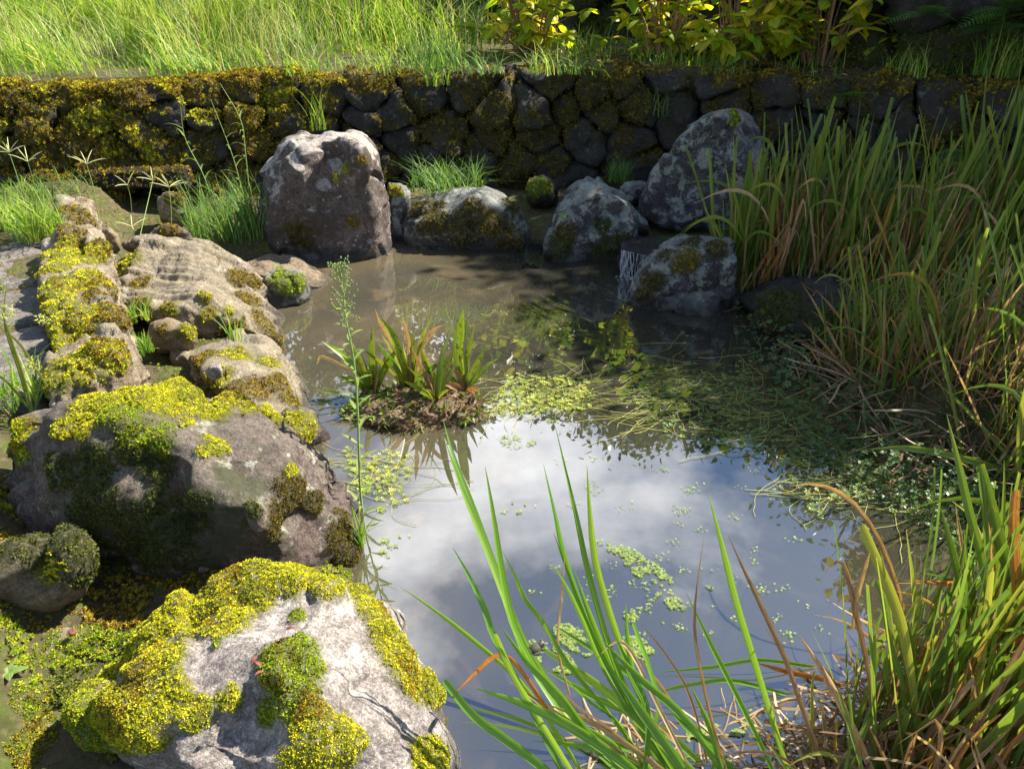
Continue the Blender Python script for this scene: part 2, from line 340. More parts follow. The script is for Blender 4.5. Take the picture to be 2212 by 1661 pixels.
# ------------------------------------------------------------------ moss
MC = {'y': [(.56, .53, .02), (.44, .45, .02), (.66, .58, .03), (.29, .32, .02)], 'g': [(.32, .40, .02), (.22, .31, .018), (.42, .44, .02)],
      'o': [(.32, .22, .02), (.21, .125, .018), (.38, .29, .02), (.15, .09, .018), (.28, .23, .02)], 'd': [(.085, .10, .015), (.05, .065, .012), (.12, .13, .02)],
      'w': [(.15, .11, .015), (.08, .06, .012), (.19, .15, .02), (.065, .065, .013)]}
def tuft_template():
    V = []; Fc = []
    for i in range(6):
        a = i*2*math.pi/6+.3*(i % 2); el = (.35, .9)[i % 2] if i < 5 else 1.4
        d = np.array([math.cos(a)*math.cos(el), math.sin(a)*math.cos(el), math.sin(el)]); s = np.array([-math.sin(a), math.cos(a), 0])
        b = len(V); V += [d*.05, d*.6+s*.28, d*1.1, d*.6-s*.28+np.array([0, 0, .12])]; Fc += [(b, b+1, b+2), (b, b+2, b+3)]
    return np.array(V), np.array(Fc)
TV, TF = tuft_template()
def pal(cs, k, v=.25): cs = np.array(cs); return cs[rng.integers(0, len(cs), k)]*rng.uniform(1-v, 1+v, (k, 1))
def basis(n):
    a = np.where(np.abs(n[:, 2:3]) < .9, np.array([[0, 0, 1.]]), np.array([[1., 0, 0]])); u = np.cross(a, n); u /= np.linalg.norm(u, axis=1)[:, None]
    return u, np.cross(n, u)
def scatter(T, TFc, P, n, size, colr, jit=.35):
    k = len(P)
    n = n+rng.normal(0, jit, n.shape); n /= np.linalg.norm(n, axis=1)[:, None]
    u, v = basis(n); a = rng.random(k)*6.283; ca, sa = np.cos(a)[:, None], np.sin(a)[:, None]; u, v = u*ca+v*sa, v*ca-u*sa
    V = P[:, None]+size[:, None, None]*(T[None, :, 0:1]*u[:, None]+T[None, :, 1:2]*v[:, None]+T[None, :, 2:3]*n[:, None])
    Fc = TFc[None]+(np.arange(k)*len(T))[:, None, None]
    C = np.repeat(np.concatenate([colr, np.ones((k, 1))], 1), len(T), 0)
    return V.reshape(-1, 3), Fc.reshape(-1, TFc.shape[1]), C
def sample(V, Fc, wv, count):
    a, b, c = V[Fc[:, 0]], V[Fc[:, 1]], V[Fc[:, 2]]; A = np.linalg.norm(np.cross(b-a, c-a), axis=1)/2*wv[Fc].mean(1)
    if A.sum() < 1e-9: return np.zeros((0, 3)), np.zeros(0, int), 0
    i = rng.choice(len(Fc), count, p=A/A.sum()); r1 = np.sqrt(rng.random(count))[:, None]; r2 = rng.random(count)[:, None]
    return a[i]*(1-r1)+b[i]*r1*(1-r2)+c[i]*r1*r2, i, A.sum()
def moss_on(V, Fc, n, patches, size, seed=0, cover=1.7, up=None, edge=.5, lift=.010):
    """patches: (dx, dy, radius, tint) seen on the surface; up: (threshold, tint, amount). Returns mask, tuft arrays, tint and the surface raised under the moss."""
    nz = fbm(V*14+seed, 4)*.5+fbm(V*4+seed+4, 3)*.5+fbm(V*40+seed, 2)*.18
    mask = np.zeros(len(V)); parts = []; tint_m = {}; mc = np.zeros((len(V), 3))
    for (dx, dy, rad, tint) in patches:
        c = V[pick(V, n, dx, dy)]; d = np.linalg.norm(V-c, axis=1)/(rad*1.3)
        tint_m[tint] = np.maximum(tint_m.get(tint, 0), sstep(1.12, .62, d+nz*edge))
    if up is not None:
        th, tint, am = up; tint_m[tint] = np.maximum(tint_m.get(tint, 0), sstep(th, th+.15, n[:, 2]+nz*.45)*am)
    for tint, m in tint_m.items():
        mc = np.where((m > mask)[:, None], np.mean(MC[tint], 0)*.32, mc); mask = np.maximum(mask, m)  # moss bed tint darkened: shade between the tufts is put into the colour
    V2 = V+n*(mask*(lift*.5+lift*.9*(fbm(V*28+seed, 3)*.5+.5)))[:, None]; n2 = vnormals(V2, Fc)
    for tint, m in tint_m.items():
        P0, i, area = sample(V2, Fc, m, 8)
        if area == 0: continue
        cnt = int(min(area/(math.pi*size*size)*cover, 26000))
        if cnt < 3: continue
        P, i, _ = sample(V2, Fc, m, cnt); nn = n2[Fc[i, 0]]
        cs = np.array(MC[tint]); q = fbm(P*9+seed, 3)*1.3+rng.normal(0, .55, cnt); ci = np.clip(((q+1.2)/2.4*len(cs)).astype(int), 0, len(cs)-1)
        cc = cs[ci]*rng.uniform(.6, 1.2, (cnt, 1))
        if tint in 'yg':
            br = (fbm(P*11+seed+30, 3)+rng.normal(0, .25, cnt)) > .55; cc[br] = cc[br]*np.array([.62, .42, .7])
        ml = m[Fc[i, 0]]; tc_ = np.array([0, 0, H])-P; kp = (rng.random(cnt) < ml*1.3) & ((nn*tc_).sum(1) > -.35*np.linalg.norm(tc_, axis=1)); P, nn, cc, ml = P[kp], nn[kp], cc[kp], ml[kp]; cnt = len(P)
        parts.append(scatter(TV, TF, P-nn*size*.15, nn, size*rng.uniform(.55, 1.3, cnt)*(.45+.55*ml), cc*(.55+.45*ml[:, None]), .45))
    return mask, parts, mc, V2
def join(parts):
    V = []; Fc = []; C = []; o = 0
    for v, f, c in parts: V.append(v); Fc.append(f+o); C.append(c); o += len(v)
    return np.concatenate(V), np.concatenate(Fc), np.concatenate(C)
def moss_obj(parts, loc, parent, name='moss', label=None):
    if not parts: return
    V, Fc, C = join(parts)
    o = ob(name, mesh(name, V-loc, Fc, M['moss'], True, {'col': ('FLOAT_COLOR', C)}), parent=parent); o['kind'] = 'stuff'
    if label: o['label'] = label
    return o
def rock(name, label, cat, pts, mat, level=6, k=9, seed=0, amp=.05, fine=.012, ff=9, dents=(), patches=(), msize=.008, up=None, cover=1.7, group=None, strata=None, wetline=.085, edge=.5, planes=None, lift=.010, facets=15, crag=.009):
    V, Fc, n = softrock(pts, level, k+4, seed, amp, fine, ff, dents, planes, strata, facets=facets, crag=crag)
    mask, parts, mc, V = moss_on(V, Fc, n, patches, msize, seed, cover, up, edge, lift) if (patches or up) else (np.zeros(len(V)), [], np.zeros((len(V), 3)), V)
    loc = np.array([V[:, 0].mean(), V[:, 1].mean(), V[:, 2].min()])
    wet = sstep(wetline, wetline-.05, V[:, 2]+.02*fbm(V*12, 3)) if wetline is not None else np.zeros(len(V))
    o = ob(name, mesh(name, V-loc, Fc, M[mat], True, {'moss': ('FLOAT', mask), 'wet': ('FLOAT', wet), 'moss_shadecol': ('FLOAT_COLOR', np.concatenate([mc, np.ones((len(V), 1))], 1))}), loc)
    tag(o, label, cat, group)
    moss_obj(parts, loc, o)
    return o, (V, Fc, n)
def outline(o, Y, dY, front=(), bury=None, back=.82, fr=.74):
    """Points of a boulder from its outline at depth Y, a bulge dY towards the viewer and a rounded back."""
    o = np.array(o, float); c = o.mean(0); P = [ay(x, y, Y) for x, y in o]
    P += [ay(c[0]+(x-c[0])*fr, c[1]+(y-c[1])*fr, Y-dY) for x, y in o]
    P += [ay(c[0]+(x-c[0])*back, c[1]+(y-c[1])*back, Y+dY) for x, y in o]
    P += [np.array(p) for p in front]
    if bury is not None:
        Q = np.array(P); m = Q[:, 2] < np.median(Q[:, 2]); P += [np.array([q[0], q[1], bury]) for q in Q[m]]
    return P
# ================================================================== ground, terraces, water
POND = np.array([(-.30, .55), (-.36, 1.2), (-.42, 1.7), (-.66, 2.3), (-.98, 3.0), (-1.3, 3.5), (-1.45, 4.1), (-1.0, 4.4), (0, 4.42), (.7, 4.3), (1.1, 4.0), (1.25, 3.35), (1.32, 2.75), (1.4, 2.3), (1.65, 1.95), (1.5, 1.5), (1.3, 1.05), (.9, .65)])
WALL = np.array([(-6.5, 3.75), (-3.1, 4.70), (-1.6, 5.1), (-.33, 5.3), (1.2, 5.3), (2.7, 4.68), (5.5, 3.5)])
WALL2 = np.array([(-1.5, 9.3), (.5, 8.2), (1.7, 6.75), (2.7, 5.55), (4.2, 4.85), (7, 3.9)])
TOP = .83
def sdf_poly(x, y, P):
    d = np.full(x.shape, 1e9); ins = np.zeros(x.shape, bool); n = len(P)
    for i in range(n):
        a, b = P[i], P[(i+1) % n]; e = b-a; t = np.clip(((x-a[0])*e[0]+(y-a[1])*e[1])/(e@e), 0, 1)
        d = np.minimum(d, np.hypot(x-a[0]-e[0]*t, y-a[1]-e[1]*t))
        c = ((a[1] > y) != (b[1] > y)); xx = a[0]+(y-a[1])*e[0]/(e[1] if abs(e[1]) > 1e-9 else 1e-9); ins ^= c & (x < xx)
    return np.where(ins, -d, d)
def behind(x, y, L):
    yl = np.interp(x, L[:, 0], L[:, 1]); return y-yl
def gz(x, y):
    x = np.asarray(x, float); y = np.asarray(y, float)
    d = sdf_poly(x, y, POND); p = np.stack([x, y, x*0], -1)
    z = np.where(d < 0, -.55*sstep(0, .5, -d)-.02, 0)
    bank = .10+.17*sstep(.1, -.15, x+1.62+(y-2.4)*.38)+.16*sstep(1.2, 2.0, x)*sstep(1.4, 2.2, y)+.05*fbm(p*3, 3)
    z = np.where(d >= 0, -.02+(bank+.02)*sstep(0, .22, d), z)
    b1 = behind(x, y, WALL); z = z+(TOP-.01-z)*sstep(.20, .32, b1)+np.where(b1 > .3, .025*fbm(p*2.2, 3), 0)
    b2 = behind(x, y, WALL2); m2 = sstep(-1.6, -1.2, x)
    z = z+np.where(b1 > .3, m2*sstep(.16, .34, b2)*.62+m2*np.maximum(b2-.3, 0)*.42, 0)
    z = z+np.where(b1 > .3, (1-m2)*np.maximum(y-9.2, 0)*.38*sstep(9.2, 11, y), 0)
    return np.minimum(z, 9+.02*np.abs(x))
def put(x, y): return np.stack([x, y, gz(x, y)], -1)
xs = np.unique(np.concatenate([np.linspace(-80, -7, 24), np.arange(-7, -2.4, .12), np.arange(-2.4, 2.8, .05), np.arange(2.8, 7, .12), np.linspace(7, 80, 24)]))
ys = np.unique(np.concatenate([np.linspace(-60, -1, 16), np.arange(-1, 6, .05), np.arange(6, 12, .15), np.linspace(12, 110, 30)]))
X, Y = np.meshgrid(xs, ys); Z = gz(X, Y)
nx = len(xs); I = np.arange(len(ys)-1)[:, None]*nx+np.arange(nx-1)[None]
Q = np.stack([I, I+1, I+nx+1, I+nx], -1).reshape(-1, 4)
tag(ob('ground', mesh('ground', np.stack([X, Y, Z], -1).reshape(-1, 3), Q, M['ground'])), 'mossy soil banks and terrace ground round the pond', 'ground', None, 'structure')
wx = np.array([-1.75, 2.1]); WV = np.array([(-1.75, .3, 0), (2.0, .3, 0), (2.0, 4.7, 0), (-1.75, 4.7, 0)])
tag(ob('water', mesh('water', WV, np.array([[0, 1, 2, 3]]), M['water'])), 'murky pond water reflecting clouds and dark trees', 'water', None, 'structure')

# ================================================================== stone walls
def clip_poly(P, n, d):
    o = []
    for i in range(len(P)):
        a, b = P[i], P[(i+1) % len(P)]; da, db = a@n-d, b@n-d
        if da <= 0: o.append(a)
        if (da < 0) != (db < 0): o.append(a+(b-a)*(da/(da-db)))
    return o
def build_wall(name, label, line, z0, z1, rows, wid, mat, tilt, seed, gap=.012, depth=.17, moss=None, msize=.014, level=4, smin=None, smax=None, hole=None):
    rg = np.random.default_rng(seed)
    seg = np.diff(line, axis=0); sl_ = np.hypot(seg[:, 0], seg[:, 1]); S = np.concatenate([[0], np.cumsum(sl_)])
    def at(s):
        x = np.interp(s, S, line[:, 0]); y = np.interp(s, S, line[:, 1]); i = int(np.clip(np.searchsorted(S, s)-1, 0, len(seg)-1)); t = seg[i]/sl_[i]
        return np.array([x, y, 0]), np.array([t[0], t[1], 0]), np.array([t[1], -t[0], 0])
    hgt = z1-z0; pts = []; rh = hgt/rows
    for r in range(rows):
        s = smin+rg.uniform(-wid, 0)
        while s < smax+wid:
            wdt = wid*rg.uniform(.6, 1.5); pts.append((s+wdt/2, z0+rh*(r+.5)+rg.uniform(-.42, .42)*rh)); s += wdt
    pts = np.array(pts); pts = pts[rg.random(len(pts)) > .17]
    root = empty(name, tuple(at((smin+smax)/2)[0]+np.array([0, 0, z0])), label, 'stone wall'); L0 = np.array(root.location)
    # backing earth
    ss = np.arange(smin-wid, smax+wid, .15); bv = []
    for s in ss:
        c, tt, nn = at(s); bv += [c-nn*(depth*.7)+np.array([0, 0, z0-.3]), c-nn*(depth*.7+tilt*hgt)+np.array([0, 0, z1-.05])]
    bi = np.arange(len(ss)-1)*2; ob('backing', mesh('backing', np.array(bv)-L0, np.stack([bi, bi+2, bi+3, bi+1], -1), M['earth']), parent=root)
    allp = []
    for i, c in enumerate(pts):
        if c[0] < smin or c[0] > smax: continue
        top = z1+rg.uniform(-.03, .045)
        P = [np.array(q) for q in ((c[0]-1, z0-.05), (c[0]+1, z0-.05), (c[0]+1, top), (c[0]-1, top))]
        for j in np.argsort(((pts-c)**2).sum(1))[1:14]:
            e = pts[j]-c; L = np.linalg.norm(e); e = e/L; P = clip_poly(P, e, (e@(c+pts[j]))/2-gap/2)
            if len(P) < 3: break
        if len(P) < 3: continue
        P = np.array(P); cc = P.mean(0); N = []; D = []
        he = (P.max(0)-P.min(0))/2; base, tt, nn = at(cc[0])
        dp = depth*rg.uniform(.75, 1.1)
        for a in range(len(P)):
            p, q = P[a], P[(a+1) % len(P)]; e = q-p
            if np.linalg.norm(e) < .012: continue
            n2 = np.array([e[1], -e[0]])/np.linalg.norm(e); dd = n2@(p-cc)
            if dd < 0: n2, dd = -n2, -dd
            nl = np.array([n2[0]*he[0], n2[1]*he[1], 0]); ln = np.linalg.norm(nl); N.append(nl/ln); D.append(dd/ln)
        for sgn in (1, -1):
            for q in range(1 if sgn < 0 else 2):
                v = np.array([rg.uniform(-.25, .25), rg.uniform(-.15, .3), sgn]); v /= np.linalg.norm(v); N.append(v); D.append(rg.uniform(.85, 1.))
        V, Fc, n = softrock(level=level, k=7, seed=seed+i, amp=.10, fine=.022, ff=11, crag=.018, planes=(np.array(N), np.array(D), np.zeros(3), np.array([he[0], he[1], dp])), grow=1.05)
        W = V.copy(); hh = cc[1]+V[:, 1]; off = V[:, 2]-tilt*(hh-z0)+rg.uniform(-.025, .03)
        W = base[None]+tt[None]*V[:, 0:1]+nn[None]*off[:, None]; W[:, 2] = hh
        if hole is not None and hole[0] < W[:, 0].mean() < hole[1] and hh.mean() < hole[2]: continue
        n = vnormals(W, Fc)
        if n[np.argmax(W@nn)]@nn < 0: Fc = Fc[:, ::-1]; n = -n
        m = np.zeros(len(W)); mcol = np.zeros((len(W), 4))
        if moss is not None:
            for tint, fn in moss:
                mk = fn(W, n, cc[0], rg)
                if mk is None: continue
                mcol = np.where((mk > m)[:, None], np.append(np.mean(MC[tint], 0)*.35, 1), mcol); m = np.maximum(m, mk); P0, ii, area = sample(W, Fc, mk, 4)  # darkened moss tint on the stone carries the shade among the tufts
                if area:
                    cnt = int(min(area/(math.pi*msize**2)*1.5, 1500))
                    if cnt > 3:
                        Pm, ii, _ = sample(W, Fc, mk, cnt); nm = n[Fc[ii, 0]]; tc_ = np.array([0, 0, H])-Pm; kp = (nm*tc_).sum(1) > -.3*np.linalg.norm(tc_, axis=1); Pm, nm = Pm[kp], nm[kp]; cnt = len(Pm); cs = np.array(MC[tint])
                        cl = cs[rng.integers(0, len(cs), cnt)]*rng.uniform(.7, 1.2, (cnt, 1))
                        allp.append(scatter(TV, TF, Pm, nm, msize*rng.uniform(.6, 1.3, cnt), cl))
        o = W[np.argmin(W[:, 2])]*0+np.array([base[0], base[1], hh.min()])
        ob('stone', mesh('stone', W-o, Fc, M[mat], True, {'moss': ('FLOAT', m), 'moss_shadecol': ('FLOAT_COLOR', mcol)}), o-L0, root)
    moss_obj(allp, L0, root)
    return root
def wm_orange(W, n, s, rg):
    x = W[:, 0].mean()
    a = np.clip((-1.0-x)/.9, 0, 1)
    if a <= 0: return None
    nz = fbm(W*5, 3)+.5*fbm(W*16+3, 2); b = rg.uniform(-.35, .25)
    return sstep(.0, .3, nz*.9+a*.45+b+n[:, 2]*.45-.22)
def wm_yellow(W, n, s, rg):
    x = W[:, 0].mean(); b = rg.uniform(-.6, .1)
    if x > -1.2: return None
    return sstep(.1, .3, fbm(W*6+31, 3)+.5*fbm(W*17+3, 2)+b+n[:, 2]*.5-.1)
def wm_top(W, n, s, rg):
    nz = fbm(W*8+5, 3); return sstep(.0, .2, (W[:, 2]-TOP+.09)*7+nz*.9-.15-.45*sstep(-1., -.2, W[:, 0]))*sstep(-.1, .3, n[:, 2]+.3)
def wm_dark(W, n, s, rg):
    x = W[:, 0].mean()
    nz = fbm(W*4+11, 3)+.6*fbm(W*14, 2); return sstep(.0, .35, nz+rg.uniform(-.45, .35)+n[:, 2]*.25)
S1 = np.concatenate([[0], np.cumsum(np.hypot(*np.diff(WALL, axis=0).T))])
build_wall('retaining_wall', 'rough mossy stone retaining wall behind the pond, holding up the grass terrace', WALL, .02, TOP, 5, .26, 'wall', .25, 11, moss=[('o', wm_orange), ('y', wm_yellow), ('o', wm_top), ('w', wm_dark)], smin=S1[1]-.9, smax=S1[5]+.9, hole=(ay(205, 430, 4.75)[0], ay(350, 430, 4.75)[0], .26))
def wm_green(W, n, s, rg):
    nz = fbm(W*3+21, 3)+.4*fbm(W*12, 2); return sstep(.05, .3, nz+rg.uniform(-.4, .4)+n[:, 2]*.3)
S2 = np.concatenate([[0], np.cumsum(np.hypot(*np.diff(WALL2, axis=0).T))])
build_wall('upper_wall', 'dark mossy boulder wall behind the yellow-green bushes', WALL2, TOP-.05, TOP+.68, 2, .55, 'darkwall', .2, 23, gap=.02, depth=.3, moss=[('d', wm_green)], msize=.02, smin=.1, smax=S2[4]+1.)
# ================================================================== boulders and stones
B = {}
# nearest boulder
o1 = [(150, 1600), (185, 1480), (270, 1370), (390, 1275), (520, 1215), (640, 1190), (730, 1205), (800, 1260), (860, 1360), (930, 1450), (985, 1560), (1015, 1680), (800, 1850), (400, 1850), (170, 1760)]
P1 = [az(x, y, z) for x, y, z in [(150, 1590, .12), (200, 1470, .17), (290, 1355, .24), (400, 1270, .30), (520, 1212, .33), (630, 1188, .33), (740, 1210, .29), (830, 1310, .20), (900, 1420, .13), (965, 1520, .06), (1010, 1640, .0),
      (480, 1420, .38), (640, 1360, .37), (760, 1420, .30), (580, 1540, .38), (400, 1470, .36), (250, 1500, .28), (260, 1570, .27), (400, 1570, .33), (560, 1560, .37), (850, 1620, .20), (700, 1600, .32), (600, 1640, .32), (180, 1640, .03), (300, 1690, .02), (480, 1720, .05), (650, 1760, .10), (820, 1800, .02), (1010, 1720, -.05)]]
P1 += [np.array([q[0]*.95, q[1]+(.12 if q[1] > 1.25 else 0), -.2]) for q in P1[:11]]
B['near'], g = rock('boulder', 'pale granite boulder with thick bright yellow moss, nearest the camera', 'boulder', P1, 'granite', 7, 12, 3, .05, .016, 8,
    dents=[(720, 1290, .05, .02), (600, 1330, .06, .03), (520, 1480, .05, .02), (470, 1590, .07, .05), (560, 1570, .05, .03)],
    patches=[(x, y, r, c) for x, y, r, c in [(300, 1335, .05, 'y'), (350, 1300, .06, 'y'), (420, 1268, .06, 'y'), (490, 1240, .065, 'y'), (570, 1225, .075, 'y'), (650, 1212, .07, 'y'), (720, 1225, .05, 'y'), (780, 1260, .04, 'y'), (820, 1310, .045, 'y'), (860, 1370, .05, 'y'), (880, 1410, .045, 'y'), (905, 1450, .05, 'y'), (935, 1490, .04, 'y'), (955, 1510, .03, 'y'),
      (420, 1330, .06, 'y'), (520, 1290, .07, 'y'), (490, 1330, .05, 'y'), (260, 1400, .06, 'y'), (310, 1400, .06, 'y'), (225, 1460, .06, 'y'), (200, 1530, .05, 'y'), (260, 1500, .06, 'o'), (240, 1560, .06, 'y'), (310, 1530, .06, 'y'), (350, 1420, .04, 'y'), (355, 1510, .04, 'y'), (400, 1540, .03, 'y'), (180, 1590, .05, 'g'), (160, 1560, .05, 'g'),
      (610, 1405, .05, 'g'), (650, 1380, .04, 'g'), (640, 1440, .05, 'g'), (590, 1450, .055, 'g'), (610, 1500, .05, 'g'), (570, 1540, .035, 'g'), (650, 1320, .025, 'g'), (490, 1510, .022, 'y'), (660, 1590, .045, 'y'), (690, 1640, .06, 'y'), (640, 1650, .04, 'y'), (950, 1640, .04, 'y'), (920, 1660, .04, 'y'), (460, 1385, .012, 'g')]], msize=.0050, edge=.6, cover=3.4)
# big boulder
P2 = [az(x, y, z) for x, y, z in [(60, 900, .42), (120, 830, .46), (220, 795, .50), (330, 785, .50), (430, 800, .48), (530, 835, .43), (620, 890, .36), (680, 950, .28), (730, 1040, .16), (780, 1160, .03), (800, 1220, -.05),
      (30, 960, .46), (150, 920, .52), (300, 910, .56), (430, 920, .53), (540, 960, .46), (640, 1030, .34), (500, 1060, .44), (330, 1060, .41), (120, 1080, .36), (0, 1040, .34), (20, 1130, .20), (120, 1180, .13), (280, 1270, .04), (420, 1250, .12), (560, 1190, .24), (680, 1180, .14), (-60, 980, .38), (-80, 1080, .25), (740, 1235, -.02)]]
P2 += [np.array([q[0], q[1]+.10, -.2]) for q in P2[:11]]
B['big'], g = rock('boulder', 'largest mossy boulder on the near bank, brown-purple with yellow moss along its ridge', 'boulder', P2, 'brownrock', 7, 12, 2, .06, .02, 7,
    dents=[(330, 1000, .10, .06), (420, 1130, .06, .05), (560, 1120, .07, -.03), (640, 1120, .05, .02), (180, 1010, .06, .03), (470, 1000, .03, .012)],
    patches=[(x, y, r, c) for x, y, r, c in [(190, 840, .05, 'y'), (250, 815, .06, 'y'), (310, 800, .06, 'y'), (370, 805, .07, 'y'), (430, 820, .07, 'y'), (490, 842, .06, 'y'), (540, 865, .06, 'y'), (590, 885, .04, 'y'), (250, 850, .05, 'y'), (350, 845, .07, 'y'), (420, 858, .06, 'y'), (480, 870, .05, 'y'),
      (170, 870, .022, 'y'), (130, 915, .025, 'y'), (180, 920, .03, 'y'), (260, 880, .05, 'g'), (300, 930, .06, 'g'), (260, 960, .06, 'd'), (320, 990, .06, 'd'), (330, 950, .05, 'g'), (210, 1000, .06, 'd'), (200, 1080, .09, 'd'), (130, 1030, .05, 'd'), (470, 955, .04, 'y'), (440, 965, .02, 'y'), (400, 905, .02, 'y'), (30, 940, .05, 'y'), (15, 970, .05, 'g'), (320, 1150, .12, 'd'), (420, 1100, .05, 'd'), (640, 1070, .05, 'w'), (600, 1130, .05, 'w'), (560, 1090, .03, 'd'), (690, 1080, .03, 'w'), (640, 1010, .02, 'y'), (745, 1150, .05, 'w'), (770, 1190, .05, 'w')]], msize=.0056, edge=.65, cover=3.0)
rock('boulder', 'small boulder with bright yellow moss cap beside the water, behind the largest boulder', 'boulder', [az(x, y, z) for x, y, z in [(595, 900, .17), (620, 880, .2), (670, 890, .19), (695, 930, .10), (705, 960, -.02), (620, 950, .15), (600, 930, .1), (660, 930, .17)]]+[az(x, y, -.15) for x, y in [(620, 900), (700, 920), (690, 980), (620, 960)]], 'brownrock', 6, 8, 5, .08, .01, patches=[(630, 895, .05, 'y'), (660, 905, .05, 'y'), (680, 930, .04, 'y'), (630, 915, .04, 'y')], msize=.007)
rock('boulder', 'round tan boulder with a mossy cap at the left edge, below the largest boulder', 'boulder', outline([(-80, 1230), (-40, 1180), (40, 1160), (130, 1158), (185, 1180), (212, 1235), (205, 1290), (150, 1335), (50, 1350), (-60, 1340), (-100, 1290)], 1.47, .16), 'pebble', 6, 7, 6, .06, .008, dents=[(90, 1260, .05, .025)], patches=[(60, 1165, .06, 'd'), (120, 1165, .06, 'd'), (170, 1190, .06, 'd'), (110, 1215, .035, 'y'), (130, 1225, .03, 'y'), (185, 1240, .05, 'd'), (0, 1190, .04, 'd')], msize=.008, wetline=None)
rock('stone', 'small grey angular stone wedged between the two nearest big boulders', 'stone', outline([(340, 1235), (370, 1200), (430, 1190), (470, 1210), (470, 1250), (400, 1270), (350, 1262)], 1.55, .07), 'granite', 5, 8, 7, .08, .008, patches=[(440, 1190, .02, 'y')], msize=.006)
rock('stone', 'flat mossy stone at the bottom left with a fallen nut on it', 'stone', [az(x, y, z) for x, y, z in [(-60, 1380, .12), (60, 1360, .13), (220, 1365, .12), (235, 1420, .10), (120, 1440, .11), (-40, 1450, .10)]]+[az(x, y, -.1) for x, y in [(-60, 1380), (220, 1370), (235, 1430), (-40, 1460)]], 'kerb', 6, 9, 8, .06, .008, patches=[(60, 1390, .06, 'g'), (180, 1390, .06, 'g'), (120, 1430, .06, 'g'), (30, 1420, .06, 'o')], msize=.006, wetline=None)
rock('stone', 'low stone wholly covered in green moss in the bottom left corner', 'stone', [az(x, y, z) for x, y, z in [(-80, 1480, .08), (40, 1450, .12), (180, 1430, .12), (260, 1480, .06), (150, 1560, .08), (120, 1700, .03), (-60, 1720, .05), (40, 1560, .12)]]+[az(x, y, -.15) for x, y in [(-80, 1480), (260, 1480), (140, 1720), (-60, 1740)]], 'kerb', 6, 7, 9, .12, .02, patches=[(40, 1500, .1, 'g'), (150, 1470, .1, 'g'), (120, 1540, .08, 'g'), (30, 1600, .08, 'o'), (80, 1640, .08, 'g'), (190, 1490, .05, 'g')], msize=.0065, wetline=None, edge=.35)
# back row
rock('boulder', 'tall squarish boulder with pale top and hollow, standing before the wall', 'boulder', outline([(566, 480), (566, 400), (575, 345), (603, 310), (640, 291), (700, 286), (770, 296), (812, 325), (834, 400), (845, 520), (800, 562), (690, 575), (592, 552)], 4.38, .26, front=[ay(700, 380, 4.12), ay(600, 400, 4.15), ay(790, 420, 4.12), ay(640, 320, 4.3), ay(700, 300, 4.55)], bury=-.2), 'backrock', 7, 14, 10, .035, .016, 6, crag=.004,
     dents=[(695, 335, .085, .12), (690, 378, .06, .08), (720, 330, .05, .04), (630, 305, .06, -.03), (775, 310, .06, -.03), (660, 365, .035, -.02)], patches=[(735, 363, .035, 'y'), (715, 378, .025, 'y'), (790, 360, .03, 'o'), (570, 435, .03, 'd'), (640, 520, .08, 'w'), (760, 490, .04, 'o')], msize=.011)
rock('boulder', 'broad low boulder draped in brown moss at the back of the pond', 'boulder', outline([(866, 530), (878, 450), (930, 415), (1010, 404), (1090, 414), (1135, 450), (1148, 520), (1130, 550), (1000, 556), (900, 556)], 4.5, .25, bury=-.2), 'greyrock', 6, 9, 11, .05, .016, 7, patches=[(900, 455, .10, 'w'), (940, 440, .06, 'w'), (930, 500, .12, 'w'), (1000, 520, .12, 'w'), (1060, 470, .07, 'o'), (1100, 500, .10, 'w'), (1030, 455, .05, 'w'), (1000, 480, .06, 'w'), (1110, 440, .06, 'w')], msize=.012)
rock('stone', 'small dark stone with a yellow moss edge between two back boulders', 'stone', outline([(832, 480), (834, 405), (850, 392), (880, 408), (892, 460), (862, 500)], 4.55, .12, bury=-.1), 'greyrock', 5, 8, 12, .06, .01, patches=[(848, 400, .04, 'y'), (865, 408, .03, 'o')], msize=.012)
rock('stone', 'small dark stone with a round green moss cap at the foot of the wall', 'stone', outline([(1132, 440), (1134, 400), (1152, 384), (1190, 384), (1205, 402), (1204, 440), (1165, 452)], 4.85, .12), 'darkwall', 5, 8, 13, .06, .01, patches=[(1150, 392, .06, 'g'), (1185, 392, .06, 'g'), (1170, 388, .06, 'g')], msize=.012)
rock('boulder', 'grey lichen-spotted boulder beside the stone spout', 'boulder', outline([(1172, 560), (1190, 480), (1215, 405), (1242, 388), (1312, 394), (1362, 415), (1388, 445), (1392, 510), (1345, 575), (1230, 580)], 4.28, .22, bury=-.2), 'greyrock', 6, 11, 14, .05, .014, 7, patches=[(1330, 540, .07, 'd'), (1300, 555, .07, 'd'), (1200, 545, .07, 'd'), (1210, 500, .05, 'w'), (1290, 480, .05, 'd'), (1350, 520, .05, 'd')], msize=.010)
rock('stone', 'flat grey stone half hidden behind the spotted boulder', 'stone', outline([(1335, 420), (1350, 395), (1385, 390), (1410, 400), (1405, 440), (1360, 445)], 4.8, .12), 'greyrock', 5, 8, 15, .06, .01)
rock('boulder', 'tall leaning blue-grey slab behind the spout and reeds', 'boulder', outline([(1386, 450), (1398, 408), (1450, 345), (1498, 272), (1535, 246), (1590, 238), (1640, 262), (1655, 340), (1640, 420), (1590, 495), (1500, 503), (1440, 497), (1395, 478)], 4.5, .15, fr=.9, back=.95), 'greyrock', 6, 18, 16, .025, .014, 8, facets=6, dents=[(1530, 300, .06, .02)], patches=[(1600, 250, .05, 'g')], msize=.010, wetline=None)
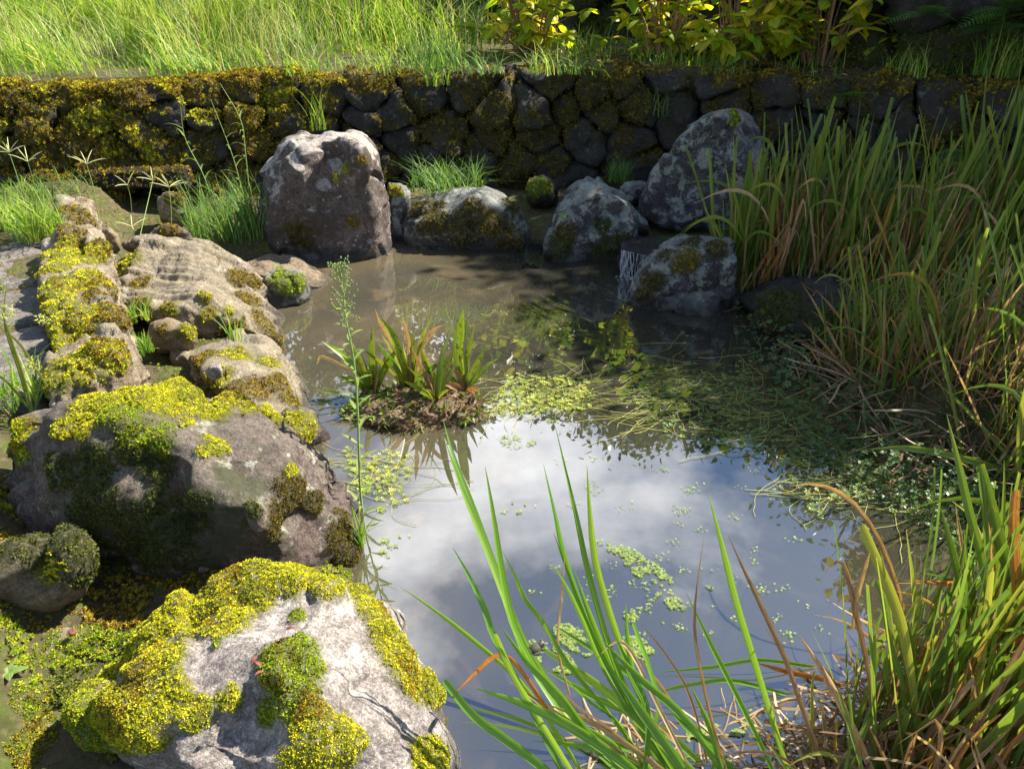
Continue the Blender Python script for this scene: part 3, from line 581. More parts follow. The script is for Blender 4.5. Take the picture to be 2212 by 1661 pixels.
rock('boulder', 'blocky boulder with cream lichen patches standing in the water before the spout', 'boulder', outline([(1368, 655), (1380, 590), (1418, 535), (1450, 510), (1520, 506), (1582, 518), (1594, 560), (1590, 680), (1480, 690), (1378, 675)], 3.6, .22, bury=-.2, back=.9, fr=.86), 'greyrock', 6, 12, 17, .04, .014, 8, patches=[(1470, 560, .06, 'o'), (1480, 580, .04, 'o'), (1400, 620, .06, 'w'), (1390, 650, .05, 'w'), (1480, 515, .06, 'w'), (1540, 520, .05, 'w'), (1430, 540, .04, 'w')], msize=.009)
# spout slab
SP = [az(x, y, z) for x, y, z in [(1338, 538, .135), (1442, 560, .135), (1470, 515, .135), (1360, 508, .135)]]
SP += [p+np.array([0, .01, -.11]) for p in SP]
rock('stone_spout', 'dark wet stone spout letting a trickle of water into the pond', 'stone spout', SP, 'darkwall', 5, 22, 18, .02, .005, 14, wetline=.2)
# left bank
rock('boulder', 'flat tan layered rock with wrinkled grain beside the mossy kerb', 'boulder', [az(x, y, z) for x, y, z in [(240, 560, .26), (310, 533, .27), (400, 530, .27), (480, 540, .24), (545, 610, .17), (590, 690, .09), (625, 760, -.03), (560, 745, .06), (470, 715, .12), (340, 695, .16), (270, 650, .22), (400, 600, .30), (470, 640, .25), (330, 600, .29)]]+[az(x, y, -.12) for x, y in [(260, 590), (420, 540), (560, 600), (640, 740), (500, 720), (300, 690)]], 'slab', 7, 16, 19, .03, .012, 12, crag=.008, strata=((.25, .93, .25), 34, .011), patches=[(270, 565, .06, 'y'), (300, 600, .05, 'o'), (350, 660, .05, 'y'), (440, 690, .04, 'y'), (520, 590, .05, 'o'), (545, 640, .06, 'o'), (580, 690, .06, 'o'), (600, 740, .06, 'o'), (500, 720, .07, 'o'), (430, 640, .03, 'y'), (500, 660, .03, 'y'), (300, 640, .05, 'o'), (560, 610, .04, 'o')], msize=.009)
rock('boulder', 'sloping brown rock with patchy moss at the waterline, behind the largest boulder', 'boulder', [az(x, y, z) for x, y, z in [(390, 760, .20), (470, 735, .20), (570, 735, .16), (640, 800, .10), (690, 870, .02), (715, 940, -.05), (600, 930, .14), (500, 860, .20), (420, 800, .22), (560, 800, .19)]]+[az(x, y, -.12) for x, y in [(400, 800), (560, 750), (720, 900), (600, 940)]], 'slab', 6, 10, 20, .05, .014, 9, patches=[(440, 760, .05, 'o'), (520, 760, .06, 'y'), (580, 770, .05, 'y'), (540, 830, .07, 'o'), (610, 820, .06, 'o'), (640, 860, .06, 'o'), (470, 800, .05, 'y'), (680, 900, .06, 'd')], msize=.008)
rock('stone', 'rounded brown stone in the crook between flat rock and kerb', 'stone', outline([(312, 730), (328, 697), (375, 688), (418, 704), (428, 740), (400, 768), (340, 770)], 2.8, .10), 'pebble', 5, 7, 21, .05, .008, patches=[(410, 700, .03, 'y'), (340, 700, .03, 'o'), (425, 715, .03, 'y')], msize=.008, wetline=None)
rock('stone', 'small pale pointed stone beside the ridge of the largest boulder', 'stone', outline([(440, 805), (455, 790), (478, 785), (482, 812), (460, 825)], 2.35, .03), 'granite', 4, 14, 22, .04, .004, wetline=None)
rock('stone', 'wet stone with a green moss cushion at the left edge of the water', 'stone', outline([(556, 625), (575, 590), (600, 578), (645, 588), (672, 610), (678, 640), (640, 658), (585, 655)], 3.6, .13, bury=-.1), 'greyrock', 6, 8, 23, .05, .008, patches=[(590, 595, .05, 'g'), (620, 600, .06, 'g'), (600, 615, .05, 'g'), (645, 605, .05, 'g')], msize=.008)
rock('stone', 'low flat wet stone running out into the water below the tall boulder', 'stone', [az(x, y, z) for x, y, z in [(515, 580, .08), (590, 542, .10), (625, 555, .07), (690, 585, .04), (725, 605, .0), (715, 640, -.01), (620, 600, .07)]]+[az(x, y, -.1) for x, y in [(520, 600), (600, 550), (730, 610), (640, 640)]], 'pebble', 6, 10, 24, .05, .008, wetline=.05)
rock('stone', 'pale tan cobble standing behind the mossy kerb, by the culvert', 'stone', outline([(216, 505), (232, 487), (255, 508), (264, 535), (248, 550), (226, 532)], 3.55, .06), 'pebble', 5, 8, 25, .05, .006, wetline=None)
rock('stone', 'dome-shaped brown stone before the dark culvert', 'stone', outline([(318, 520), (335, 490), (370, 484), (405, 498), (422, 518), (410, 532), (340, 532)], 3.75, .09), 'brownrock', 5, 8, 26, .05, .008, patches=[(345, 492, .04, 'o'), (365, 490, .03, 'o')], msize=.009, wetline=None)
rock('stone', 'small low stone lying between cobble and dome-shaped stone', 'stone', outline([(262, 530), (290, 510), (330, 512), (350, 525), (330, 542), (280, 545)], 3.6, .07), 'pebble', 5, 8, 27, .07, .008, wetline=None)
rock('stone', 'short upright mossy post stone at the right side of the culvert', 'stone', outline([(345, 490), (342, 430), (360, 415), (395, 418), (408, 440), (408, 492)], 4.45, .1), 'kerb', 5, 10, 28, .05, .01, patches=[(360, 420, .06, 'o'), (390, 425, .06, 'o'), (375, 440, .06, 'o')], msize=.011, wetline=None)
# dark culvert
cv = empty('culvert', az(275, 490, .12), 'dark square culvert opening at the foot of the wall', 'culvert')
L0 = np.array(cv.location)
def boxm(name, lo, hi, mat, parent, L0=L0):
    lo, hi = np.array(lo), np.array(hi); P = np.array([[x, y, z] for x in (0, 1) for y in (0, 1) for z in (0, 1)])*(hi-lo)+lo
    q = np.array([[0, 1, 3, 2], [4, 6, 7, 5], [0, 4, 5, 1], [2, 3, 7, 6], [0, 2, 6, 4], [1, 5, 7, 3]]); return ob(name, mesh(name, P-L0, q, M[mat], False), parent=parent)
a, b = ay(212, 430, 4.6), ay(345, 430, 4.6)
boxm('back', (a[0]-.2, 5.08, -.1), (b[0]+.2, 5.12, .36), 'earth', cv)  # near-black back plate: the shade inside the culvert is in its colour
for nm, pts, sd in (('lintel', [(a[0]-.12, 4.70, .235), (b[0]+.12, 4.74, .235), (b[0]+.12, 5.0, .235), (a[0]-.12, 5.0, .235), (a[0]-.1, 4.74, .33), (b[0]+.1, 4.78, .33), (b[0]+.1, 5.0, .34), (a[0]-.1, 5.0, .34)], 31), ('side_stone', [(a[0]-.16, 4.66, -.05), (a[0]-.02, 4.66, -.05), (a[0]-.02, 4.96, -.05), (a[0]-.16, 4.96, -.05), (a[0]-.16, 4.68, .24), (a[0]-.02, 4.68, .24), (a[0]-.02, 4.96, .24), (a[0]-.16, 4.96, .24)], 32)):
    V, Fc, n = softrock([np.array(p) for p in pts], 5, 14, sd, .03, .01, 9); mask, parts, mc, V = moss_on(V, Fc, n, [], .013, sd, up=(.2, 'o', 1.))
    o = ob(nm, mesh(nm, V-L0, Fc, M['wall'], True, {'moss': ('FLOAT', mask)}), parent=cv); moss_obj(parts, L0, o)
# kerb row
KER = [([(120, 425), (190, 428), (210, 475), (130, 490)], .36, 'farthest kerb stone, low and grassy, against the wall', [('o', 150, 440), ('o', 190, 460)]),
       ([(100, 505), (205, 478), (222, 545), (95, 590)], .41, 'kerb stone with dark rounded end and a thick yellow moss mat', [('y', 150, 530), ('y', 120, 565), ('y', 180, 540), ('o', 170, 500), ('o', 215, 530)]),
       ([(95, 592), (223, 548), (238, 625), (100, 660)], .41, 'kerb stone third from the wall with streaked moss on pale grain', [('y', 110, 610), ('y', 150, 600), ('y', 120, 640), ('y', 190, 590), ('o', 200, 640), ('o', 230, 600)]),
       ([(104, 665), (240, 630), (255, 690), (130, 735)], .40, 'bare-topped kerb stone with moss only along its edges', [('y', 125, 680), ('y', 130, 715), ('o', 245, 660), ('y', 160, 650), ('o', 180, 700)]),
       ([(95, 760), (256, 694), (285, 775), (110, 850)], .40, 'nearest kerb stone running under the ridge of the largest boulder', [('y', 150, 770), ('y', 120, 800), ('o', 200, 750), ('o', 265, 750), ('y', 180, 800), ('y', 230, 760)])]
for i, (q, z, lb, ms) in enumerate(KER):
    T = [az(x, y, z+random.uniform(-.015, .015)) for x, y in q]; c = np.mean(T, 0)
    T += [np.array([c[0], c[1], z+.02])]+[np.array([c[0]+(p[0]-c[0])*1.12, c[1]+(p[1]-c[1])*1.04, .05]) for p in T[:4]]
    rock('kerb_stone', lb, 'kerb stone', T, 'kerb', 6, 9, 40+i, .10, .028, 8, patches=[(x, y, .08 if t == 'y' else .06, t) for t, x, y in ms], msize=.009, up=(.95, 'o', .5), group='kerb stones in a row on the left bank', wetline=None, strata=((.2, .95, .2), 18, .007))
# paving slabs beside the kerb
pv = ob('paved_path', None, az(40, 650, .25)); pv['kind'] = 'structure'; L0 = np.array(pv.location)
for i, q in enumerate([[(-80, 470), (100, 470), (90, 530), (-80, 545)], [(-80, 550), (88, 534), (92, 610), (-80, 640)], [(-80, 645), (92, 616), (98, 690), (-80, 730)], [(-80, 736), (98, 696), (108, 750), (20, 800), (-80, 810)], [(-80, 816), (22, 806), (108, 758), (95, 850), (-80, 900)], [(-300, 470), (-86, 470), (-86, 560), (-300, 600)], [(-300, 606), (-86, 566), (-86, 720), (-300, 800)]]):
    T = [az(x, y, .285) for x, y in q]; T += [p-np.array([0, 0, .08]) for p in T]
    V, Fc, n = softrock(T, 4, 26, 60+i, .015, .006, 8, grow=1.02)
    o = T[0]*0+np.array([V[:, 0].mean(), V[:, 1].mean(), V[:, 2].min()])
    ob('paving_stone', mesh('paving_stone', V-o, Fc, M['paving'], True, {'moss': ('FLOAT', V[:, 0]*0)}), o-L0, pv)
# right bank rock shelf
rock('boulder', 'low dark earthy rock shelf under the reeds, beside the lichen-patched boulder', 'boulder', [az(x, y, z) for x, y, z in [(1610, 640, .16), (1680, 590, .24), (1800, 590, .26), (1900, 640, .24), (1960, 720, .18), (1900, 780, .06), (1800, 760, .04), (1700, 735, .0), (1630, 700, .02)]]+[az(x, y, -.15) for x, y in [(1600, 650), (1720, 760), (1900, 800), (1980, 720), (1800, 600)]], 'darkwall', 6, 8, 29, .08, .02, 8, patches=[(1660, 660, .1, 'd'), (1700, 620, .1, 'd'), (1640, 690, .08, 'd'), (1780, 700, .08, 'd')], msize=.009)
# ================================================================== falling water
V = []; Fq = []
c0, c1 = az(1340, 542, .13), az(1440, 562, .13)
for i in range(44):
    u = (i+rng.random())/44; p = c0+(c1-c0)*u; r = rng.uniform(.0005, .0022)*(1.5 if u < .3 else 1); off = rng.uniform(-.03, -.012)
    zs = np.linspace(.14, -.005, 9); b = len(V)
    if rng.random() < .3: zs = zs[3:]
    for k, z in enumerate(zs):
        f = (.14-z)/.14; q = np.array([p[0]+.004*math.sin(9*f+i), p[1]+off*math.sqrt(f)*1.2-.015, z]); rr = r*(.6+.7*abs(math.sin(5*f+i*1.7)))
        for a in range(5): V.append(q+rr*np.array([math.cos(a*1.2566), math.sin(a*1.2566), 0]))
    for k in range(len(zs)-1):
        for a in range(5): Fq.append((b+k*5+a, b+k*5+(a+1) % 5, b+k*5+5+(a+1) % 5, b+k*5+5+a))
V = np.array(V); L0 = c0*1; L0[2] = 0
wf = tag(ob('waterfall', mesh('waterfall', V-L0, np.array(Fq), M['fall']), L0), 'thin strands of water trickling off the stone spout', 'waterfall')
sv, sf = ico(1); P = np.stack([rng.uniform(c0[0]-.02, c1[0]+.02, 120), rng.normal(c0[1]-.07, .03, 120), np.abs(rng.normal(0, .008, 120))], -1)
vv, ff_, cc = scatter(sv, sf, P, np.tile([[0, 0, 1.]], (120, 1)), rng.uniform(.001, .006, 120), np.ones((120, 3)))
o = ob('splash', mesh('splash', vv-L0, ff_, M['fall']), parent=wf); o['kind'] = 'stuff'
# ================================================================== blades
def catmull(P, n):
    P = np.array(P, float)
    if len(P) == 2: P = np.array([P[0], (P[0]+P[1])/2, P[1]])
    E = np.concatenate([[2*P[0]-P[1]], P, [2*P[-1]-P[-2]]]); t = np.linspace(0, len(P)-1.0001, n); i = t.astype(int); f = (t-i)[:, None]
    a, b, c, d = E[i], E[i+1], E[i+2], E[i+3]
    return .5*(2*b+(c-a)*f+(2*a-5*b+4*c-d)*f*f+(3*b-a-3*c+d)*f**3)
def strip(P, W, face, fold=.22):
    """A leaf blade: keeled strip along P (base to tip)."""
    n = len(P); T = np.gradient(P, axis=0); T /= np.maximum(np.linalg.norm(T, axis=1), 1e-9)[:, None]
    S = np.cross(T, face); S /= np.maximum(np.linalg.norm(S, axis=1), 1e-9)[:, None]; N = np.cross(S, T)
    V = np.stack([P-S*W[:, None]/2, P-N*(fold*W)[:, None], P+S*W[:, None]/2], 1).reshape(-1, 3)
    k = np.arange(n-1)*3; Fq = np.concatenate([np.stack([k, k+1, k+4, k+3], -1), np.stack([k+1, k+2, k+5, k+4], -1)])
    t = np.linspace(0, 1, n); ts = np.stack([np.tile([0, .5, 1.], n), np.repeat(t, 3), np.zeros(3*n)], -1)
    return V, Fq, ts
def wprof(n, w, tip='point', notch=False):
    t = np.linspace(0, 1, n); W = w*(.75+.35*np.sin(np.pi*np.clip(t*.8+.12, 0, 1)))
    if tip == 'point': W *= np.clip((1-t)/.28, .03, 1)**.75
    elif tip == 'cut': W *= np.where(t > .985, .9, 1)
    if notch: W *= np.where(rng.random(n) < .25, rng.uniform(.55, .85, n), 1)
    return W
def hero(parent, pts, w, mat, Yb, dY, tip='point', notch=False, twist=0., n=16):
    """pts run tip to base in picture coordinates; depth goes from Yb+dY at the tip to Yb at the base."""
    q = np.array(pts, float)[::-1]; d = np.concatenate([[0], np.cumsum(np.hypot(*np.diff(q, axis=0).T))]); f = d/d[-1]
    P = catmull([ay(x, y, Yb+dY*ff) for (x, y), ff in zip(q, f)], n)
    V, Fq, ts = strip(P, wprof(n, w, tip, notch), np.array([math.sin(twist), -math.cos(twist), .35])+0*P)
    L = np.array(parent.location)
    return ob('leaf', mesh('leaf', V-L, Fq, M[mat], True, {'ts': ('FLOAT_VECTOR', ts)}), parent=parent)
# shared random blades of unit height, leaning along +x
VAR = {}
def variants(mat):
    if mat in VAR: return VAR[mat]
    L = []
    for i in range(16):
        n = 12; t = np.linspace(0, 1, n); kind = (0, 1, 2, 0, 1, 3, 0, 2, 0, 1, 3, 0, 1, 0, 4, 2)[i]; b = rng.uniform(.0, .14)
        x = b*t**2; z = t.copy(); y = .04*np.sin(t*rng.uniform(2, 6)+i)*t
        if kind == 3 or (mat != 'blade' and kind == 1):      # folded over
            kk = rng.uniform(.5, .8); m = t > kk; s = t[m]-kk; an = rng.uniform(-1.2, -.2); x[m] = b*kk**2+s*math.cos(an)*1.0; z[m] = kk+s*math.sin(an)
        if kind == 4:
            x = .75*t**2.2; z = np.sin(t*1.9)/1.9*1.5
        P = np.stack([x, y, z], -1); tip = 'cut' if kind in (0, 1) and mat != 'dry' else 'point'
        V, Fq, ts = strip(P, wprof(n, .025, tip, i % 3 == 0 and mat != 'blade'), np.array([math.sin(i*1.3), math.cos(i*1.3), .0])+0*P+np.stack([0*t, 0*t, .1+0*t], -1), .2 if mat == 'blade' else .35)
        L.append(mesh('leaf', V, Fq, M[mat], True, {'ts': ('FLOAT_VECTOR', ts)}))
    VAR[mat] = L; return L
def clump(base, label, n, h, spread, tilt, mix=(.62, .26, .12), group=None, lean=0., name='reed_clump', cat='reeds', wide=1.):
    root = empty(name, base, label, cat, group)
    n = min(int(n*1.75), 165)
    for i in range(n):
        mat = ('blade', 'dry', 'orange')[int(rng.choice(3, p=mix))]; vs = variants(mat)
        hh = h*rng.uniform(.55, 1.12)*(1 if mat == 'blade' else rng.uniform(.5, .95)); a = rng.random()*6.283; r = spread*math.sqrt(rng.random())
        x, y = r*math.cos(a), r*math.sin(a); z = float(gz(base[0]+x, base[1]+y))-base[2]; z = max(z, -base[2]-.03)-.02
        tl = abs(rng.normal(0, tilt))*(1 if mat == 'blade' else 1.7); dr = rng.random()*6.283
        if lean and rng.random() < .6: dr = math.pi+rng.normal(0, .5)
        wsc = rng.uniform(.55, 1.0)*wide
        o = ob('leaf', vs[int(rng.integers(len(vs)))], (x, y, z), root, None, (hh, wsc if False else hh*.75, hh))
        o.scale = (max(hh, .35)*wsc/.75*.75, max(hh, .35)*wsc, hh)
        o.rotation_euler = (0, min(tl, 1.35), dr)
    return root
RB = 'reeds on the shaded right bank'
for q in [((1606, 545, .22), 62, .74, .09, .15, (.68, .26, .06), 'leftmost clump of bank reeds, rising in front of the leaning slab'),
          ((1690, 525, .27), 80, .80, .11, .12, (.30, .58, .12), 'rusty brown dried reed clump next to the leaning slab'),
          ((1800, 545, .27), 90, .72, .17, .16, (.58, .36, .06), 'reed clump in the middle of the shaded bank, straight cut leaves'),
          ((1905, 575, .27), 90, .64, .17, .2, (.55, .39, .06), 'shorter reed clump in shade, right of the middle clump'),
          ((2030, 610, .27), 90, .74, .18, .2, (.50, .43, .07), 'tangled reed clump with bent brown leaves on the shaded bank'),
          ((2180, 610, .27), 85, .92, .17, .14, (.70, .25, .05), 'tallest bank reed clump at the right edge of the picture'),
          ((1850, 740, .12), 52, .44, .12, .34, (.55, .39, .06), 'low sparse reed clump at the waterline of the shaded bank'),
          ((1975, 770, .18), 85, .56, .17, .36, (.45, .49, .06), 'sprawling reed clump with drooping leaves over the shaded water'),
          ((2130, 820, .2), 90, .60, .18, .34, (.42, .51, .07), 'matted half-dry reed clump low on the shaded bank'),
          ((2250, 960, .15), 66, .55, .18, .34, (.52, .42, .06), 'dark reed clump cut by the right edge, just above the sunlit reeds')]:
    b = az(*q[0]); clump(b, q[6], q[1], q[2], q[3], q[4], q[5], RB)
FB = 'sunlit reeds at the near right corner'
for q in [((1960, 1640, 0), 85, .60, .13, .13, (.50, .40, .10), 'sunlit reed clump with broad flat leaves at the bottom right'),
          ((2085, 1500, 0), 95, .60, .14, .12, (.48, .42, .10), 'sunlit reed clump with orange-tipped leaves, second from the corner'),
          ((2215, 1400, .02), 90, .62, .14, .12, (.50, .40, .10), 'sunlit reed clump against the right edge of the picture'),
          ((2190, 1640, .05), 90, .58, .14, .14, (.52, .38, .10), 'thick sunlit reed clump filling the bottom right corner'),
          ((1830, 1700, 0), 22, .40, .10, .35, (.50, .35, .15), 'low straggling half-dry reed clump beside the open water at the bottom')]:
    b = az(*q[0]); r = clump(b, q[6], int(q[1]*.85), q[2], q[3], q[4], q[5], FB, wide=1.1)
    if 'broad flat' in q[6]:
        hero(r, [(1862, 1136), (1889, 1200), (1929, 1294), (1953, 1375), (1973, 1509), (1996, 1670)], .019, 'blade', .98, .12, 'cut')
        hero(r, [(1880, 1190), (1868, 1230), (1850, 1300), (1842, 1360)], .008, 'dry', 1.05, .02)
        hero(r, [(1573, 1156), (1610, 1237), (1650, 1321), (1697, 1425), (1738, 1543), (1781, 1661), (1800, 1720)], .009, 'dry', .95, .15)
        hero(r, [(1893, 1255), (1910, 1300), (1925, 1400), (1950, 1480), (1960, 1640)], .013, 'blade', 1.0, .06, 'cut', True)
        hero(r, [(1780, 1240), (1820, 1215), (1850, 1330), (1870, 1420), (1885, 1520), (1890, 1660)], .010, 'dry', 1.0, .08, 'point', True)
    if 'orange-tipped' in q[6]:
        hero(r, [(2045, 895), (2070, 1000), (2094, 1106), (2128, 1240), (2140, 1380), (2120, 1540)], .017, 'blade', 1.13, .15)
        hero(r, [(2030, 1090), (2060, 1200), (2085, 1330), (2098, 1520)], .015, 'blade', 1.1, .1)
    if 'against the right' in q[6]:
        hero(r, [(2117, 1005), (2145, 1110), (2170, 1200), (2215, 1330), (2225, 1450)], .026, 'blade', 1.2, .1, 'cut')
        hero(r, [(2195, 1060), (2190, 1140), (2200, 1300), (2215, 1420)], .022, 'orange', 1.18, .05, 'cut')
        hero(r, [(1880, 970), (1960, 968), (2060, 985), (2150, 1010), (2260, 1045)], .020, 'blade', 2.0, .0, 'point')
# iris clump rising from the bottom centre
ir = empty('iris_clump', az(1500, 1700, -.02), 'tall bright green sword-leaved clump rising from the bottom centre over the water', 'iris')
for pts, wd, mt, Yb, dY, tip in [
    ([(957, 906), (985, 1000), (1025, 1106), (1078, 1250), (1130, 1400), (1230, 1560), (1400, 1720)], .0125, 'iris', .95, .62, 'point'),
    ([(960, 948), (1000, 1060), (1050, 1180), (1095, 1300), (1150, 1420), (1260, 1580), (1420, 1720)], .0125, 'iris', .95, .56, 'point'),
    ([(1048, 1008), (1065, 1106), (1090, 1264), (1121, 1375), (1190, 1490), (1290, 1600), (1440, 1720)], .0140, 'iris', .96, .2, 'point'),
    ([(1174, 1003), (1198, 1106), (1218, 1197), (1259, 1321), (1306, 1425), (1370, 1540), (1480, 1720)], .0115, 'iris', .96, .2, 'point'),
    ([(1200, 923), (1243, 1106), (1272, 1240), (1326, 1425), (1390, 1560), (1500, 1720)], .0120, 'iris', .97, .22, 'point'),
    ([(1268, 1005), (1274, 1106), (1285, 1207), (1312, 1308), (1349, 1418), (1390, 1520), (1500, 1720)], .0130, 'iris', .97, .2, 'point'),
    ([(1188, 1213), (1222, 1264), (1259, 1341), (1299, 1435), (1370, 1560), (1470, 1720)], .0090, 'iris', .97, .12, 'point'),
    ([(1196, 1150), (1235, 1260), (1275, 1360), (1330, 1470), (1400, 1590), (1490, 1720)], .0110, 'iris', .96, .16, 'point'),
    ([(1240, 1230), (1275, 1330), (1320, 1440), (1380, 1560), (1480, 1720)], .0120, 'iris', .98, .14, 'point'),
    ([(978, 1182), (1020, 1257), (1050, 1324), (1064, 1368), (1111, 1459), (1154, 1543), (1240, 1720)], .0125, 'iris', .93, .2, 'point'),
    ([(865, 1267), (953, 1328), (1037, 1395), (1121, 1469), (1188, 1560), (1290, 1720)], .0110, 'iris', .96, .24, 'point'),
    ([(1027, 1486), (1138, 1523), (1238, 1573), (1363, 1661), (1450, 1760)], .0200, 'iris', .88, .14, 'point'),
    ([(960, 1470), (1020, 1543), (1087, 1593), (1171, 1657), (1260, 1740)], .0190, 'iris', .93, .18, 'cut'),
    ([(1084, 1355), (1138, 1429), (1205, 1499), (1272, 1587), (1333, 1644), (1420, 1760)], .0170, 'iris', .9, .14, 'point'),
    ([(1316, 1435), (1373, 1519), (1423, 1587), (1474, 1661), (1530, 1760)], .0165, 'iris', .88, .1, 'point'),
    ([(1086, 1190), (1114, 1247), (1134, 1294), (1171, 1341), (1228, 1435), (1330, 1560), (1450, 1720)], .0110, 'iris', .95, .16, 'point'),
    ([(1070, 1370), (1100, 1440), (1150, 1530), (1230, 1660), (1280, 1740)], .0150, 'iris', .93, .1, 'cut'),
    ([(1530, 1065), (1560, 1180), (1590, 1300), (1630, 1430), (1670, 1560), (1720, 1720)], .0120, 'iris', .95, .14, 'point'),
    ([(1482, 1279), (1536, 1392), (1587, 1492), (1640, 1600), (1700, 1730)], .0095, 'iris', .95, .12, 'point'),
    ([(1491, 1479), (1536, 1576), (1560, 1661), (1590, 1740)], .0120, 'iris', .93, .08, 'point'),
    ([(1352, 1300), (1356, 1380), (1375, 1480), (1430, 1600), (1520, 1720)], .0100, 'iris', .97, .1, 'point'),
    ([(1148, 1385), (1205, 1422), (1289, 1479), (1356, 1533), (1406, 1583), (1474, 1644), (1560, 1740)], .0180, 'iris', .93, .16, 'point'),
    ([(1220, 1200), (1213, 1290), (1205, 1400), (1230, 1500)], .0050, 'dry', 1.05, .05, 'point'),
    ([(980, 1500), (1030, 1450), (1075, 1415), (1120, 1440), (1200, 1560)], .0090, 'orange', 1.0, .12, 'point'),
    ([(1290, 1420), (1330, 1387), (1365, 1410), (1420, 1520), (1480, 1640), (1520, 1720)], .0080, 'dry', .95, .1, 'point'),
    ([(1100, 1470), (1200, 1540), (1330, 1620), (1450, 1690)], .0120, 'dry', .97, .1, 'point'),
    ([(1180, 1520), (1280, 1560), (1400, 1640), (1500, 1720)], .0130, 'dry', .93, .1, 'point'),
    ([(1630, 1430), (1700, 1450), (1790, 1470), (1880, 1500)], .0130, 'orange', 1.22, .02, 'point'),
    ([(1420, 1452), (1540, 1440), (1640, 1425), (1760, 1440)], .0100, 'iris', 1.28, -.02, 'point'),
    ([(1400, 1500), (1480, 1480), (1580, 1470), (1700, 1500)], .0100, 'iris', 1.2, -.02, 'point'),
    ([(1150, 1600), (1250, 1610), (1350, 1640), (1450, 1720)], .0120, 'iris', .95, .05, 'point'),
    ([(1520, 1160), (1500, 1340), (1520, 1480), (1555, 1620), (1590, 1720)], .0055, 'dry', .94, .12, 'point')]:
    hero(ir, pts, wd*(1.25 if pts[0][1] < 950 and pts[0][0] < 1000 else 1), mt, Yb, dY, tip, twist=.5 if pts[0][1] < 950 and pts[0][0] < 1000 else random.uniform(-.7, .7))
for i in range(22):
    bx, by = rng.uniform(1360, 1620), rng.uniform(1690, 1750); tx = rng.uniform(1150, 1480); ty = rng.uniform(1280, 1450) if i < 8 else rng.uniform(1480, 1620); mt = 'iris' if i % 4 else 'dry'
    if tx > bx: tx = bx-60
    Yb = rng.uniform(.92, 1.04); mx_, my_ = bx+(tx-bx)*.45+rng.uniform(-20, 60), by+(ty-by)*.5
    hero(ir, [(tx, ty), ((tx+mx_)/2+rng.uniform(-15, 15), (ty+my_)/2), (mx_, my_), (bx, by)], rng.uniform(.008, .015)*(.55 if mt == 'dry' else 1), mt, Yb, rng.uniform(.02, .2), 'cut' if i % 5 == 0 else 'point', mt == 'dry', rng.uniform(-.9, .9))
# ================================================================== pond island with cut plants
c = az(895, 885, 0); V, Fc = ico(6); V = V.copy(); dd = V.copy()
V = V*np.array([.245, .15, .06])*(1+.22*fbm(dd*2.2+4, 4))[:, None]; V[:, 2] = np.maximum(V[:, 2], -.06)+.012*fbm(V*40, 4)*(V[:, 2] > 0)
isl = tag(ob('mud_island', mesh('mud_island', V, Fc, M['mud']), c), 'small dark mud island holding the withered pond plants', 'mud mound')
nn = vnormals(V, Fc); P, i, A = sample(V+c, Fc, (V[:, 2] > -.005).astype(float), 1500); cs = np.array([(.10, .05, .03), (.16, .10, .05), (.20, .13, .06), (.07, .10, .02), (.14, .22, .02)])
LV = np.array([(0, 0, 0), (.35, .18, .15), (1, 0, .25), (.35, -.18, .15)]); LF = np.array([(0, 1, 2), (0, 2, 3)])
v, f, cc = scatter(LV, LF, P, nn[Fc[i, 0]], rng.uniform(.01, .045, 1500), np.where((P[:, 0] < -.45)[:, None] & (rng.random(1500) < .5)[:, None], cs[[4]*1500], cs[rng.integers(0, 5, 1500)]), .7)
o = ob('leaf_litter', mesh('leaf_litter', v-c, f, M['smallleaf'], True, {'col': ('FLOAT_COLOR', cc)}), parent=isl); o['kind'] = 'stuff'
PG = 'withered pond plants on the island'
